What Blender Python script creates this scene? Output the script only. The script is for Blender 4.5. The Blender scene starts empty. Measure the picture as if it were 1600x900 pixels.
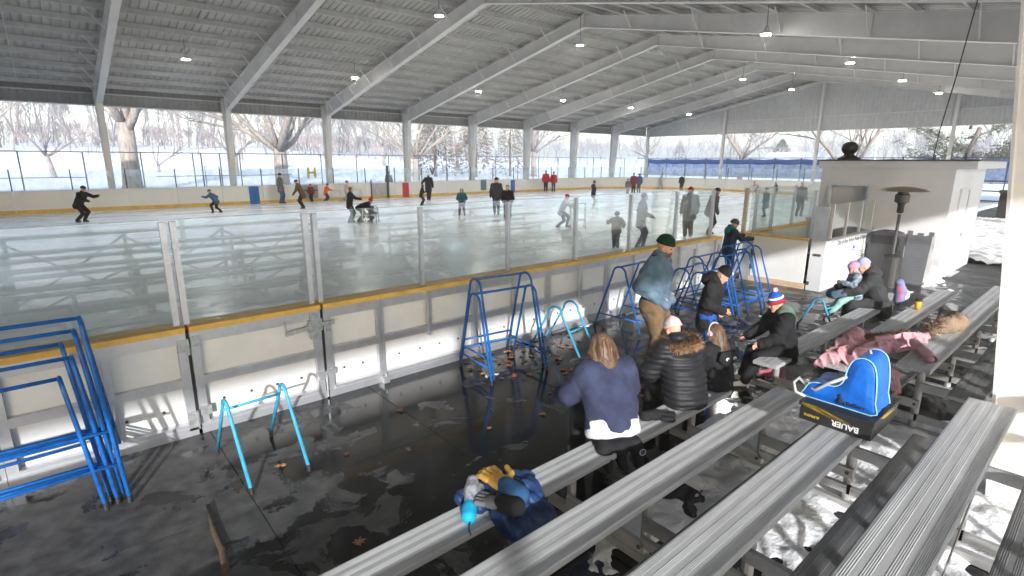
import bpy, math, random
import numpy as np
from mathutils import Vector, Matrix
R = math.radians
sc = bpy.context.scene
# ---------------------------------------------------------------- camera
cam_d = bpy.data.cameras.new('camera'); cam = bpy.data.objects.new('camera', cam_d)
sc.collection.objects.link(cam); sc.camera = cam
YAW, PITCH, ROLL, CAMZ = R(40.85), R(13.32), R(0.25), 2.85
fw = Vector((math.sin(YAW)*math.cos(PITCH), math.cos(YAW)*math.cos(PITCH), -math.sin(PITCH)))
r0 = Vector((math.cos(YAW), -math.sin(YAW), 0)); u0 = r0.cross(fw)
rt = r0*math.cos(ROLL)+u0*math.sin(ROLL); up = -r0*math.sin(ROLL)+u0*math.cos(ROLL)
mw = Matrix((rt, up, -fw)).transposed().to_4x4(); mw.translation = (0, 0, CAMZ)
cam.matrix_world = mw
cam_d.sensor_fit = 'HORIZONTAL'; cam_d.sensor_width = 36; cam_d.lens = 835.8/1600*36
cam_d.clip_start = 0.05; cam_d.clip_end = 3000
# ---------------------------------------------------------------- light
SUN_E = R(18.0); SUN_H = Vector((0.53, 0.85, 0)).normalized()      # horizontal travel of the light
world = bpy.data.worlds.new('World'); sc.world = world; world.use_nodes = True
wn = world.node_tree.nodes; wl = world.node_tree.links
sky = wn.new('ShaderNodeTexSky'); sky.sky_type = 'NISHITA'; sky.sun_disc = False
sky.sun_elevation = SUN_E; sky.sun_rotation = math.atan2(-SUN_H.x, -SUN_H.y)
sky.air_density = 1.0; sky.dust_density = 1.0; sky.ozone_density = 0.6
wl.new(sky.outputs[0], wn['Background'].inputs[0]); wn['Background'].inputs[1].default_value = 0.15
sun_d = bpy.data.lights.new('sun', 'SUN'); sun_d.energy = 2.1; sun_d.angle = R(1.0); sun_d.color = (1.0, 0.985, 0.965)
sun = bpy.data.objects.new('sun', sun_d); sc.collection.objects.link(sun)
sd = Vector((SUN_H.x*math.cos(SUN_E), SUN_H.y*math.cos(SUN_E), -math.sin(SUN_E)))
sun.rotation_euler = sd.to_track_quat('-Z', 'Y').to_euler(); sun.location = (-20, -30, 15)
sc.view_settings.view_transform = 'Standard'; sc.view_settings.look = 'None'
sc.view_settings.exposure = 1.88; sc.view_settings.gamma = 1.0; sc.view_settings.use_curve_mapping = False
sc.view_settings.use_white_balance = True; sc.view_settings.white_balance_temperature = 6350; sc.view_settings.white_balance_tint = 10
sc.cycles.max_bounces = 10; sc.cycles.diffuse_bounces = 6; sc.cycles.glossy_bounces = 4
sc.cycles.transparent_max_bounces = 24; sc.cycles.transmission_bounces = 4
sc.cycles.use_denoising = True; sc.cycles.caustics_reflective = False; sc.cycles.caustics_refractive = False
sc.cycles.sample_clamp_indirect = 6.0
# ---------------------------------------------------------------- helpers
COL = sc.collection; OFF = {}
rnd = random.Random(7)
class MB:
    def __init__(s): s.v = []; s.f = []
    def add(s, vs, fs):
        n = len(s.v); s.v += [tuple(p) for p in vs]; s.f += [tuple(i+n for i in f) for f in fs]; return s
    def box(s, x0, x1, y0, y1, z0, z1):
        return s.add([(x, y, z) for z in (z0, z1) for y in (y0, y1) for x in (x0, x1)],
            [(0,2,3,1),(4,5,7,6),(0,1,5,4),(2,6,7,3),(0,4,6,2),(1,3,7,5)])
    def bar(s, a, b, w, h, upv=(0,0,1)):
        a, b = Vector(a), Vector(b); d = (b-a).normalized(); u = Vector(upv)
        if abs(d.dot(u)) > .98: u = Vector((1, 0, 0))
        sd_ = d.cross(u).normalized(); u = sd_.cross(d)
        vs = [p+sd_*(i*w/2)+u*(j*h/2) for p in (a, b) for j in (-1, 1) for i in (-1, 1)]
        return s.add(vs, [(0,1,3,2),(4,6,7,5),(0,4,5,1),(2,3,7,6),(0,2,6,4),(1,5,7,3)])
    def tube(s, pts, r, n=8, cap=True, closed=False):
        pts = [Vector(p) for p in pts]; m = len(pts)
        rs = r if isinstance(r, (list, tuple)) else [r]*m
        base = len(s.v); prev = None
        for i, p in enumerate(pts):
            if closed: d = (pts[(i+1) % m]-pts[i-1])
            else: d = pts[min(i+1, m-1)]-pts[max(i-1, 0)]
            d = d.normalized() if d.length > 1e-9 else Vector((0, 0, 1))
            if prev is None:
                u = Vector((0, 0, 1)) if abs(d.z) < .9 else Vector((1, 0, 0)); u = (u-d*u.dot(d)).normalized()
            else:
                u = prev-d*prev.dot(d); u = u.normalized() if u.length > 1e-6 else d.orthogonal().normalized()
            prev = u; w = d.cross(u)
            for k in range(n):
                a = 2*math.pi*k/n; s.v.append(tuple(p+(u*math.cos(a)+w*math.sin(a))*rs[i]))
        for i in range(m if closed else m-1):
            for k in range(n):
                a, b = base+i*n, base+((i+1) % m)*n
                s.f.append((a+k, a+(k+1) % n, b+(k+1) % n, b+k))
        if cap and not closed:
            s.f.append(tuple(base+k for k in range(n))[::-1]); s.f.append(tuple(base+(m-1)*n+k for k in range(n)))
        return s
    def prism(s, poly, axis, a, b):
        # poly: 2-D outline in the two other axes, extruded along axis from a to b
        n = len(poly); vs = []
        for t in (a, b):
            for p in poly:
                q = list(p); q.insert('xyz'.index(axis), t); vs.append(q)
        return s.add(vs, [tuple(range(n))[::-1], tuple(range(n, 2*n))]+[(i, (i+1) % n, n+(i+1) % n, n+i) for i in range(n)])
    def lathe(s, prof, n=16, c=(0, 0, 0)):
        base = len(s.v)
        for (r, z) in prof:
            for k in range(n):
                a = 2*math.pi*k/n; s.v.append((c[0]+r*math.cos(a), c[1]+r*math.sin(a), c[2]+z))
        for i in range(len(prof)-1):
            for k in range(n):
                s.f.append((base+i*n+k, base+i*n+(k+1) % n, base+(i+1)*n+(k+1) % n, base+(i+1)*n+k))
        s.f.append(tuple(base+k for k in range(n))[::-1]); s.f.append(tuple(base+(len(prof)-1)*n+k for k in range(n)))
        return s
    def mesh(s, off=(0, 0, 0), smooth=False):
        me = bpy.data.meshes.new('m')
        me.from_pydata([(x-off[0], y-off[1], z-off[2]) for x, y, z in s.v], [], s.f); me.update()
        if smooth: me.polygons.foreach_set('use_smooth', [True]*len(me.polygons))
        return me
def tag(o, label=None, cat=None, group=None, kind=None):
    if label: o['label'] = label
    if cat: o['category'] = cat
    if group: o['group'] = group
    if kind: o['kind'] = kind
    return o
def obj(name, me, m, parent=None, loc=None):
    o = bpy.data.objects.new(name, me); COL.objects.link(o)
    if m and me is not None and len(me.materials) == 0: me.materials.append(m)
    if parent: o.parent = parent
    if loc is not None: o.location = loc
    return o
def thing(name, loc, label, cat, group=None, rz=0):
    o = bpy.data.objects.new(name, None); COL.objects.link(o); o.location = loc; o.rotation_euler.z = rz
    o.empty_display_size = .1; OFF[o.name] = tuple(loc)
    return tag(o, label, cat, group)
def part(name, mb, m, parent, smooth=False, label=None):
    off = OFF[parent.name]; o = obj(name, mb.mesh(off, smooth), m, parent); OFF[o.name] = off
    if label: o['label'] = label
    return o
def inst(name, me, m, parent, loc, rot=None):      # shared mesh part; loc in world metres
    off = OFF[parent.name]; o = obj(name, me, m, parent, (loc[0]-off[0], loc[1]-off[1], loc[2]-off[2]))
    if rot: o.rotation_euler = rot
    OFF[o.name] = tuple(loc); return o
def solo(name, mb, m, label, cat, group=None, kind=None, loc=(0, 0, 0), smooth=False):
    o = obj(name, mb.mesh(loc, smooth), m, None, loc); OFF[o.name] = loc
    return tag(o, label, cat, group, kind)
def copy_tree(o, parent=None):
    c = o.copy(); COL.objects.link(c); c.parent = parent
    for ch in o.children: copy_tree(ch, c)
    return c
def stru(name, mb, m, smooth=False):
    o = obj(name, mb.mesh((0, 0, 0), smooth), m); o['kind'] = 'structure'; OFF[o.name] = (0, 0, 0); return o
# ---------------------------------------------------------------- materials
def lin(c):
    return tuple(((x/255)/12.92 if x/255 <= .04045 else ((x/255+.055)/1.055)**2.4) for x in c)
def mat(name, col, rough=.6, metal=0., var=.12, vscale=3., bump=0., bscale=40., spec=.5, col2=None, coat=0., detail=4., obj_co=False, stretch=None, rvar=0.):
    m = bpy.data.materials.new(name); m.use_nodes = True; nt = m.node_tree; N = nt.nodes; L = nt.links
    b = N['Principled BSDF']
    b.inputs['Roughness'].default_value = rough; b.inputs['Metallic'].default_value = metal
    b.inputs['Specular IOR Level'].default_value = spec; b.inputs['Coat Weight'].default_value = coat
    if obj_co: co = N.new('ShaderNodeTexCoord').outputs['Object']
    else: co = N.new('ShaderNodeNewGeometry').outputs['Position']
    if stretch:
        mp = N.new('ShaderNodeMapping'); mp.inputs['Scale'].default_value = stretch; L.new(co, mp.inputs['Vector']); co = mp.outputs[0]
    nz = N.new('ShaderNodeTexNoise'); nz.inputs['Scale'].default_value = vscale; nz.inputs['Detail'].default_value = detail
    nz.inputs['Roughness'].default_value = .62; L.new(co, nz.inputs['Vector'])
    mx = N.new('ShaderNodeMix'); mx.data_type = 'RGBA'
    c2 = col2 or tuple(max(0, x*(1-var*2)) for x in col); c1 = col if col2 else tuple(min(1, x*(1+var)) for x in col)
    mr = N.new('ShaderNodeMapRange'); mr.inputs[1].default_value = .3; mr.inputs[2].default_value = .7
    L.new(nz.outputs['Fac'], mr.inputs[0]); L.new(mr.outputs[0], mx.inputs['Factor'])
    mx.inputs['A'].default_value = (*c1, 1); mx.inputs['B'].default_value = (*c2, 1)
    L.new(mx.outputs['Result'], b.inputs['Base Color'])
    if rvar:
        m2 = N.new('ShaderNodeMapRange'); m2.inputs[1].default_value = .3; m2.inputs[2].default_value = .7
        m2.inputs[3].default_value = max(.02, rough-rvar); m2.inputs[4].default_value = min(1, rough+rvar)
        L.new(nz.outputs['Fac'], m2.inputs[0]); L.new(m2.outputs[0], b.inputs['Roughness'])
    if bump:
        n2 = N.new('ShaderNodeTexNoise'); n2.inputs['Scale'].default_value = bscale; n2.inputs['Detail'].default_value = 5
        L.new(co, n2.inputs['Vector'])
        bp = N.new('ShaderNodeBump'); bp.inputs['Strength'].default_value = bump; bp.inputs['Distance'].default_value = .02
        L.new(n2.outputs['Fac'], bp.inputs['Height']); L.new(bp.outputs[0], b.inputs['Normal'])
    return m
def emis(name, col, s):
    m = bpy.data.materials.new(name); m.use_nodes = True; b = m.node_tree.nodes['Principled BSDF']
    b.inputs['Base Color'].default_value = (.8, .8, .8, 1); b.inputs['Emission Color'].default_value = (*col, 1); b.inputs['Emission Strength'].default_value = s
    return m
def glass(name, tint=(.93, .97, .96), haze=.03, rough=.02, ior=1.5):
    # thin pane: transparent body with a Fresnel reflection and an uneven whitish veil mixed into it
    m = bpy.data.materials.new(name); m.use_nodes = True; nt = m.node_tree; N = nt.nodes; L = nt.links
    for n in list(N): N.remove(n)
    out = N.new('ShaderNodeOutputMaterial'); tr = N.new('ShaderNodeBsdfTransparent'); gl = N.new('ShaderNodeBsdfGlossy')
    tr.inputs[0].default_value = (*tint, 1); gl.inputs['Roughness'].default_value = rough
    gl.inputs['Color'].default_value = (1, 1, 1, 1)
    lw = N.new('ShaderNodeLayerWeight'); lw.inputs[0].default_value = .5
    pw = N.new('ShaderNodeMath'); pw.operation = 'POWER'; pw.inputs[1].default_value = 4.0; L.new(lw.outputs['Facing'], pw.inputs[0])
    fr = N.new('ShaderNodeMapRange'); fr.inputs[3].default_value = .085; fr.inputs[4].default_value = .95; L.new(pw.outputs[0], fr.inputs[0])
    df = N.new('ShaderNodeBsdfDiffuse'); df.inputs[0].default_value = (.8, .84, .84, 1)
    tl = N.new('ShaderNodeBsdfTranslucent'); tl.inputs[0].default_value = (.8, .84, .84, 1)
    md = N.new('ShaderNodeMixShader'); md.inputs[0].default_value = .5; L.new(df.outputs[0], md.inputs[1]); L.new(tl.outputs[0], md.inputs[2])
    m1 = N.new('ShaderNodeMixShader'); L.new(tr.outputs[0], m1.inputs[1]); L.new(md.outputs[0], m1.inputs[2])
    nz = N.new('ShaderNodeTexNoise'); nz.inputs['Scale'].default_value = 2.5; nz.inputs['Detail'].default_value = 6
    ge = N.new('ShaderNodeNewGeometry'); L.new(ge.outputs['Position'], nz.inputs['Vector'])
    mr = N.new('ShaderNodeMapRange'); mr.inputs[1].default_value = .3; mr.inputs[2].default_value = .75
    mr.inputs[3].default_value = haze*.5; mr.inputs[4].default_value = haze*1.6; L.new(nz.outputs['Fac'], mr.inputs[0]); L.new(mr.outputs[0], m1.inputs[0])
    m2 = N.new('ShaderNodeMixShader'); L.new(fr.outputs[0], m2.inputs[0]); L.new(m1.outputs[0], m2.inputs[1]); L.new(gl.outputs[0], m2.inputs[2])
    L.new(m2.outputs[0], out.inputs[0]); return m
MT = dict(
 steel=mat('painted_steel', (.72, .695, .66), .5, var=.05, vscale=1.2),
 purlin=mat('galvanised_purlin', (.58, .565, .535), .5, var=.08),
 deck=mat('roof_deck', (.50, .485, .455), .55, metal=.1, var=.14, vscale=.7, col2=(.37, .36, .335)),
 gable=mat('gable_sheet', (.56, .56, .54), .5, var=.06),
 fascia=mat('fascia_sheet', (.36, .36, .34), .55, var=.08),
 alu=mat('brushed_aluminium', (.62, .63, .66), .42, metal=.75, var=.06, vscale=6, rvar=.08),
 plank=mat('bleacher_aluminium', (.52, .525, .53), .55, metal=.3, var=.13, vscale=7, detail=9, rvar=.1, stretch=(.25, 3, 3)),
 foot=mat('worn_footboard', (.24, .24, .24), .55, metal=.4, var=.18, vscale=4, rvar=.1, stretch=(.5, 2, 2)),
 galv=mat('galvanised_frame', (.42, .42, .42), .5, metal=.45, var=.12, vscale=5),
 hdpe=mat('white_board', (.78, .78, .775), .45, vscale=3.2, detail=12, col2=(.70, .70, .69), rvar=.1),
 cream=mat('off_white_board', (.70, .69, .65), .5, var=.03, vscale=.6),
 cap=mat('yellow_cap', (.72, .44, .09), .5, var=.12, vscale=5),
 kick=mat('yellow_kick', (.66, .42, .10), .5, var=.12, vscale=2),
 black=mat('black_rubber', (.02, .02, .021), .6, var=.2),
 zinc=mat('zinc_plate', (.55, .58, .58), .4, metal=.7, var=.15, vscale=20),
 white=mat('white_paint', (.68, .685, .70), .5, var=.06, vscale=.9, detail=8),
 glass=glass('rink_glass', (.93, .955, .945), .03),
 glassfar=glass('far_glass', (.96, .975, .97), .12),  # stronger whitish veil painted in for glare on the far panes
 snow=mat('snow', (.90, .90, .91), .7, var=.015, vscale=.4, bump=.5, bscale=3.0, spec=.3),
 snowc=mat('trodden_snow', (.84, .85, .87), .7, var=.06, vscale=6, bump=.6, bscale=30, spec=.3),
 blue=mat('blue_tube', lin((34, 112, 190)), .42, vscale=14, spec=.45, col2=lin((14, 80, 158)), detail=10, rvar=.15),
 sky=mat('light_blue_tube', lin((74, 172, 206)), .45, vscale=14, spec=.45, col2=lin((44, 138, 178)), detail=10, rvar=.15),
 wood=mat('bare_wood', (.62, .45, .30), .7, var=.15, vscale=6, stretch=(1, 1, 8)),
 dgrey=mat('dark_grey_paint', (.07, .07, .072), .5, var=.15),
 lamp=emis('lamp_glow', (1, .955, .89), 250.0),
 red=mat('red_paint', (.5, .03, .04), .5), bluep=mat('blue_paint', (.02, .14, .42), .5),
 asphalt=mat('asphalt', (.05, .05, .052), .6, var=.25, vscale=1.2, bump=.4, bscale=60, rvar=.2),
)
def wet_floor():
    m = bpy.data.materials.new('wet_rubber_floor'); m.use_nodes = True; nt = m.node_tree; N = nt.nodes; L = nt.links; b = N['Principled BSDF']
    ge = N.new('ShaderNodeNewGeometry'); co = ge.outputs['Position']
    n1 = N.new('ShaderNodeTexNoise'); n1.inputs['Scale'].default_value = 2.3; n1.inputs['Detail'].default_value = 9; n1.inputs['Roughness'].default_value = .58; n1.inputs['Distortion'].default_value = .5
    L.new(co, n1.inputs['Vector'])
    sx = N.new('ShaderNodeSeparateXYZ'); L.new(co, sx.inputs[0])
    gx = N.new('ShaderNodeMapRange'); gx.inputs[1].default_value = .4; gx.inputs[2].default_value = 2.4; gx.inputs[3].default_value = -.09; gx.inputs[4].default_value = .09
    L.new(sx.outputs[0], gx.inputs[0])
    g2 = N.new('ShaderNodeMapRange'); g2.inputs[1].default_value = 6.5; g2.inputs[2].default_value = 9.5; g2.inputs[3].default_value = 0; g2.inputs[4].default_value = -.12
    L.new(sx.outputs[0], g2.inputs[0])
    ad = N.new('ShaderNodeMath'); ad.operation = 'ADD'; L.new(n1.outputs['Fac'], ad.inputs[0]); L.new(gx.outputs[0], ad.inputs[1])
    a2 = N.new('ShaderNodeMath'); a2.operation = 'ADD'; L.new(ad.outputs[0], a2.inputs[0]); L.new(g2.outputs[0], a2.inputs[1])
    mr = N.new('ShaderNodeMapRange'); mr.inputs[1].default_value = .46; mr.inputs[2].default_value = .525; L.new(a2.outputs[0], mr.inputs[0])
    n2 = N.new('ShaderNodeTexNoise'); n2.inputs['Scale'].default_value = 7; n2.inputs['Detail'].default_value = 8; L.new(co, n2.inputs['Vector'])
    dm = N.new('ShaderNodeMix'); dm.data_type = 'RGBA'; dm.inputs['A'].default_value = (.034, .034, .035, 1); dm.inputs['B'].default_value = (.092, .091, .090, 1)
    d2 = N.new('ShaderNodeMapRange'); d2.inputs[1].default_value = .35; d2.inputs[2].default_value = .68; L.new(n2.outputs['Fac'], d2.inputs[0]); L.new(d2.outputs[0], dm.inputs['Factor'])
    wm = N.new('ShaderNodeMix'); wm.data_type = 'RGBA'; wm.inputs['B'].default_value = (.012, .012, .0125, 1)
    L.new(mr.outputs[0], wm.inputs['Factor']); L.new(dm.outputs['Result'], wm.inputs['A']); L.new(wm.outputs['Result'], b.inputs['Base Color'])
    rr = N.new('ShaderNodeMapRange'); rr.inputs[3].default_value = .5; rr.inputs[4].default_value = .06; L.new(mr.outputs[0], rr.inputs[0]); L.new(rr.outputs[0], b.inputs['Roughness'])
    n3 = N.new('ShaderNodeTexNoise'); n3.inputs['Scale'].default_value = 90; n3.inputs['Detail'].default_value = 4; L.new(co, n3.inputs['Vector'])
    bs = N.new('ShaderNodeMapRange'); bs.inputs[3].default_value = .35; bs.inputs[4].default_value = .04; L.new(mr.outputs[0], bs.inputs[0])
    bp = N.new('ShaderNodeBump'); bp.inputs['Distance'].default_value = .01; L.new(bs.outputs[0], bp.inputs['Strength']); L.new(n3.outputs['Fac'], bp.inputs['Height']); L.new(bp.outputs[0], b.inputs['Normal'])
    return m
def ice_mat():
    m = mat('ice', (.86, .88, .885), .27, var=.03, vscale=.5, col2=(.78, .805, .815), rvar=.14, stretch=(.35, 1, 1), detail=8, spec=.35)
    return m
# ================================================================ setting
def sstep(a, b, x):
    t = np.clip((x-a)/(b-a), 0, 1); return t*t*(3-2*t)
def terrain_z(x, y):
    x = np.asarray(x, float); y = np.asarray(y, float)
    z = -.07+.15*(1-sstep(-16.5, -14.5, x)*(1-sstep(54.6, 56.5, x))*sstep(-2.6, -1.4, y)*(1-sstep(39.4, 41, y)))
    z = z+.05*(np.sin(x*.31+.7*np.sin(y*.23))+np.cos(y*.27+x*.11))*sstep(40, 46, y)
    hill = sstep(42, 150, y-.25*np.clip(x-30, 0, 200))
    z = z+hill*(5.6-3.2*sstep(30, 140, x)) + .35*sstep(41, 46, y)
    z = z+sstep(150, 500, y)*6+sstep(90, 500, x)*1.2
    return z
def axis(segs):
    a = []
    for lo, hi, st in segs: a += list(np.arange(lo, hi, st))
    return np.array(a+[segs[-1][1]])
gx = axis([(-500, -60, 40), (-60, -16, 4), (-16, 58, 1.0), (58, 140, 4), (140, 900, 40)])
gy = axis([(-400, -40, 40), (-40, -4, 3), (-4, 0, .5), (0, 38, 4), (38, 60, 1.0), (60, 160, 4), (160, 900, 40)])
XX, YY = np.meshgrid(gx, gy); ZZ = terrain_z(XX, YY)
g = MB(); nx = len(gx)
g.v = list(zip(XX.ravel().tolist(), YY.ravel().tolist(), ZZ.ravel().tolist()))
g.f = [(j*nx+i, j*nx+i+1, (j+1)*nx+i+1, (j+1)*nx+i) for j in range(len(gy)-1) for i in range(nx-1)]
stru('snow_ground', g, MT['snow'], True)
WET = wet_floor()
fl = stru('floor', MB().box(-15, 16.6, -1.3, 6.42, -.3, -.02), MT['black'])
PX, PY = 1.83, 1.93
pm = MB().box(0.004, PX-.004, .004, PY-.004, -.03, 0).mesh()
for i in range(-4, 9):
    for j in range(-1, 4):
        x0, y0 = .98+i*PX, -1.3+(j+1)*PY-.02 if j < 3 else 6.42
        if j < 3: inst('floor_panel', pm, WET, fl, (x0, -1.3+(j+1)*PY, rnd.uniform(-.0015, .0015)))
stru('ice', MB().box(-14, 50.5, 6.4, 37.3, -.2, .1), ice_mat())
pth = MB()
pth.add([(16.6, -2, .004), (20.3, -2, .004), (20.6, 3.2, .004), (23, 6.4, .004), (16.6, 6.4, .004)], [(0, 1, 2, 3, 4)])
pth.add([(36, -6, .10), (47, -6, .10), (47, 6, .10), (36, 6, .10)], [(0, 1, 2, 3)])
stru('path', pth, MT['asphalt'])
# slab under the rink building beyond the ice
stru('slab', MB().box(-15, 54.4, 37.4, 39.3, -.3, .02).box(50.6, 54.4, -1.3, 37.4, -.3, .02), mat('concrete', (.42, .42, .41), .8, var=.1))

# ================================================================ shelter
FX = [3.0+6.37*k for k in range(-6, 8)]; GX = 53.96
YR = 20.0
def bot(y): return 9.5-(y-YR)*.2062 if y >= YR else 9.5-(YR-y)*.1919
def topz(y): return 10.05-(y-YR)*.1875 if y >= YR else 10.05-(YR-y)*.173
sh = thing('rink_shelter', (20, 20, 0), 'large open-sided white steel frame shelter roofing the whole ice rink', 'shelter')
def isec(mb, poly_bot, poly_top, x, fwid=.3, ft=.018, wt=.012):
    """web between two polylines (y,z) plus flanges along each, centred on plane X=x"""
    n = len(poly_bot)
    for i in range(n-1):
        a, b, c, d = poly_bot[i], poly_bot[i+1], poly_top[i+1], poly_top[i]
        mb.prism([a, b, c, d], 'x', x-wt/2, x+wt/2)
    for pl in (poly_bot, poly_top):
        for i in range(n-1):
            mb.bar((x, *pl[i]), (x, *pl[i+1]), fwid, ft, (0, 1, 0) if abs(pl[i+1][1]-pl[i][1]) > abs(pl[i+1][0]-pl[i][0]) else (0, 0, 1))
def frame(x):
    fr = thing_part = None
    mb = MB()
    ys = [37.7, 32, 26, YR]
    isec(mb, [(y, bot(y)) for y in ys], [(y, topz(y)) for y in ys], x)
    o = part('rafter', mb, MT['steel'], sh)
    mb = MB(); ys = [YR, 14, 8, 1.5]
    isec(mb, [(y, bot(y)) for y in ys], [(y, topz(y)) for y in ys], x)
    # lean-to rafter beyond the near column
    isec(mb, [(1.5, bot(1.5)), (.6, 6.13), (-6.4, 5.1)], [(1.5, topz(1.5)), (.6, 6.55), (-6.4, 5.42)], x, .16)
    o2 = part('rafter', mb, MT['steel'], sh)
    mb = MB(); isec(mb, [(38.25, .02), (37.7, bot(37.7)), (37.7, 6.72)], [(38.6, .02), (38.6, bot(37.7)), (38.6, 6.6)], x)
    mb.box(x-.16, x+.16, 38.2, 38.65, 0, .025)
    part('column', mb, MT['steel'], sh)
    mb = MB(); mb.box(x-.07, x+.07, -6.3, -6.16, 0, 5.2)
    part('outer_post', mb, MT['steel'], sh)
    # splice plates and flange braces
    mb = MB().bar((x, YR, 9.46), (x, YR, 10.08), .24, .05, (0, 1, 0))
    part('splice_plate', mb, MT['steel'], o)
    for k, y in enumerate([36.6, 35.0, 33.2, 31.0, 28.2, 25.2, 22.4]):
        mb = MB().bar((x-.02, y, bot(y)+.02), (x-.02, y-.12, topz(y)), .09, .012, (1, 0, 0))
        mb.bar((x-.1, y, bot(y)+.04), (x-.8, y, topz(y)+.12), .045, .045)
        part('flange_brace', mb, MT['steel'], o)
    for y in (4, 7, 10, 13.5, 17):
        mb = MB().bar((x-.02, y, bot(y)+.02), (x-.02, y, topz(y)), .09, .012, (1, 0, 0))
        mb.bar((x-.1, y, bot(y)+.04), (x-.7, y, topz(y)+.12), .045, .045)
        part('flange_brace', mb, MT['steel'], o2)
for x in FX: frame(x)
for x in (-32.29, -19.55, -6.81, 5.93, 18.67, 31.41, 44.15):               # bleacher-side columns carry a girder that the rafters rest on
    mb = MB(); isec(mb, [(.40, .0), (.98, 5.42)], [(-.3, .0), (-.3, 5.42)], x, .26, .022, .016)
    mb.box(x-.17, x+.17, -.35, .3, 0, .025)
    part('column', mb, MT['steel'], sh)
part('eave_girder', MB().box(-37, 54, .72, .735, 5.44, 6.14).box(-37, 54, .6, .86, 5.42, 5.44).box(-37, 54, .6, .86, 6.1, 6.12), MT['steel'], sh)
X0, X1 = -37, 54.15  # roof lengthened past its unseen end to block sun from the far boards
def purlin(y, zt, out=1):
    mb = MB(); mb.box(X0, X1, y-.006, y+.006, zt, zt+.21); mb.box(X0, X1, min(y, y+.07*out), max(y, y+.07*out), zt-.008, zt); mb.box(X0, X1, min(y, y-.07*out), max(y, y-.07*out), zt+.205, zt+.211)
    part('purlin', mb, MT['purlin'], sh)
py_ = [38.1-1.46*k for k in range(13)]
for y in py_: purlin(y, topz(y)+.012)
for k in range(13): y = 1.4+1.46*k; purlin(y, topz(y)+.012, -1)
for k in range(5): y = -.2-1.5*k; purlin(y, 6.42+y*.16+.05, -1)
def ribbed(p0, p1, q0, q1, n, h, nrm):
    """sheet between edge p (p0..p1) and edge q, with trapezoid ribs of height h"""
    p0, p1, q0, q1, nrm = map(Vector, (p0, p1, q0, q1, nrm)); mb = MB(); vs = []
    for i in range(n):
        for t, hh in ((0, 0), (.62, 0), (.70, h), (.92, h)):
            u = (i+t)/n; vs.append((p0.lerp(p1, u)+nrm*hh, q0.lerp(q1, u)+nrm*hh))
    vs.append((p1, q1)); mb.v = [tuple(a) for a, b in vs]+[tuple(b) for a, b in vs]; m = len(vs)
    mb.f = [(i, i+1, m+i+1, m+i) for i in range(m-1)]; return mb
zd = lambda y: topz(y)+.225
part('roof_sheet', ribbed((X0, 39.0, zd(39.0)), (X1, 39.0, zd(39.0)), (X0, YR, zd(YR)), (X1, YR, zd(YR)), 300, .04, (0, 0, 1)), MT['deck'], sh)
part('roof_sheet', ribbed((X0, YR, zd(YR)), (X1, YR, zd(YR)), (X0, .9, zd(.9)), (X1, .9, zd(.9)), 300, .04, (0, 0, 1)), MT['deck'], sh)
part('roof_sheet', ribbed((X0, .9, 6.86), (X1, .9, 6.86), (X0, -6.7, 5.66), (X1, -6.7, 5.66), 300, .04, (0, 0, 1)), MT['deck'], sh)
part('ridge_cap', MB().prism([(19.5, zd(19.5)+.05), (20, zd(20)+.06), (20.5, zd(20.5)+.05), (20, zd(20)+.10)], 'x', X0, X1), MT['steel'], sh)
part('fascia', ribbed((X0, 38.85, 5.8), (X1, 38.85, 5.8), (X0, 38.85, 6.9), (X1, 38.85, 6.9), 300, .03, (0, 1, 0)), MT['fascia'], sh)
part('fascia', ribbed((X0, -6.62, 5.3), (X1, -6.62, 5.3), (X0, -6.62, 5.68), (X1, -6.62, 5.68), 300, .03, (0, -1, 0)), MT['fascia'], sh)
part('fascia_trim', MB().box(X0, X1, 38.66, 38.9, 5.74, 5.80), MT['steel'], sh)
part('eave_girt', MB().box(X0, X1, 38.66, 38.84, 6.38, 6.44), MT['steel'], sh)
# gable end
gm = MB(); ngab = 125; vs = []
for i in range(ngab):
    for t, hh in ((0, 0), (.62, 0), (.72, .03), (.9, .03)):
        vs.append((.5+(i+t)/ngab*38.3, hh))
zr = lambda y: min(zd(y), 12)+.012 if y > .9 else 6.8
m_ = len(vs); gm.v = [(GX+.16+h, y, 5.72) for y, h in vs]+[(GX+.16+h, y, zr(y)) for y, h in vs]
gm.f = [(i, i+1, m_+i+1, m_+i) for i in range(m_-1)]
part('gable_sheet', gm, MT['gable'], sh)
part('gable_trim', MB().box(GX+.08, GX+.24, .4, 38.9, 5.66, 5.72), MT['steel'], sh)
for y, zt in ((38.4, 6.6), (29.1, topz(29.1)), (YR, 10.0), (10.3, topz(10.3)), (1.2, 6.7)):
    part('gable_column', MB().box(GX-.16, GX-.145, y-.11, y+.11, 0, zt).box(GX+.105, GX+.12, y-.11, y+.11, 0, zt).box(GX-.145, GX+.105, y-.008, y+.008, 0, zt), MT['steel'], sh)
for y0, y1 in ((29.3, 20.2), (19.8, 10.5), (10.1, 1.4)):
    part('girt', MB().box(GX+.06, GX+.158, y1, y0, 6.86, 6.93), MT['steel'], sh)
mb = MB()
for y0, y1 in ((38.6, YR), (YR, .5)): mb.bar((GX, y0, topz(y0)-.13), (GX, y1, topz(y1)-.13), .18, .26)
part('gable_rafter', mb, MT['steel'], sh)
for k in range(6, 11):                                      # sag rods between purlins
    xm = FX[k]-3.2
    for y0, y1 in ((38.0, YR+.2),):
        part('sag_rod', MB().tube([(xm, y0, topz(y0)+.04), (xm, y1, topz(y1)+.04)], .011, 5), MT['steel'], sh)
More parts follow.
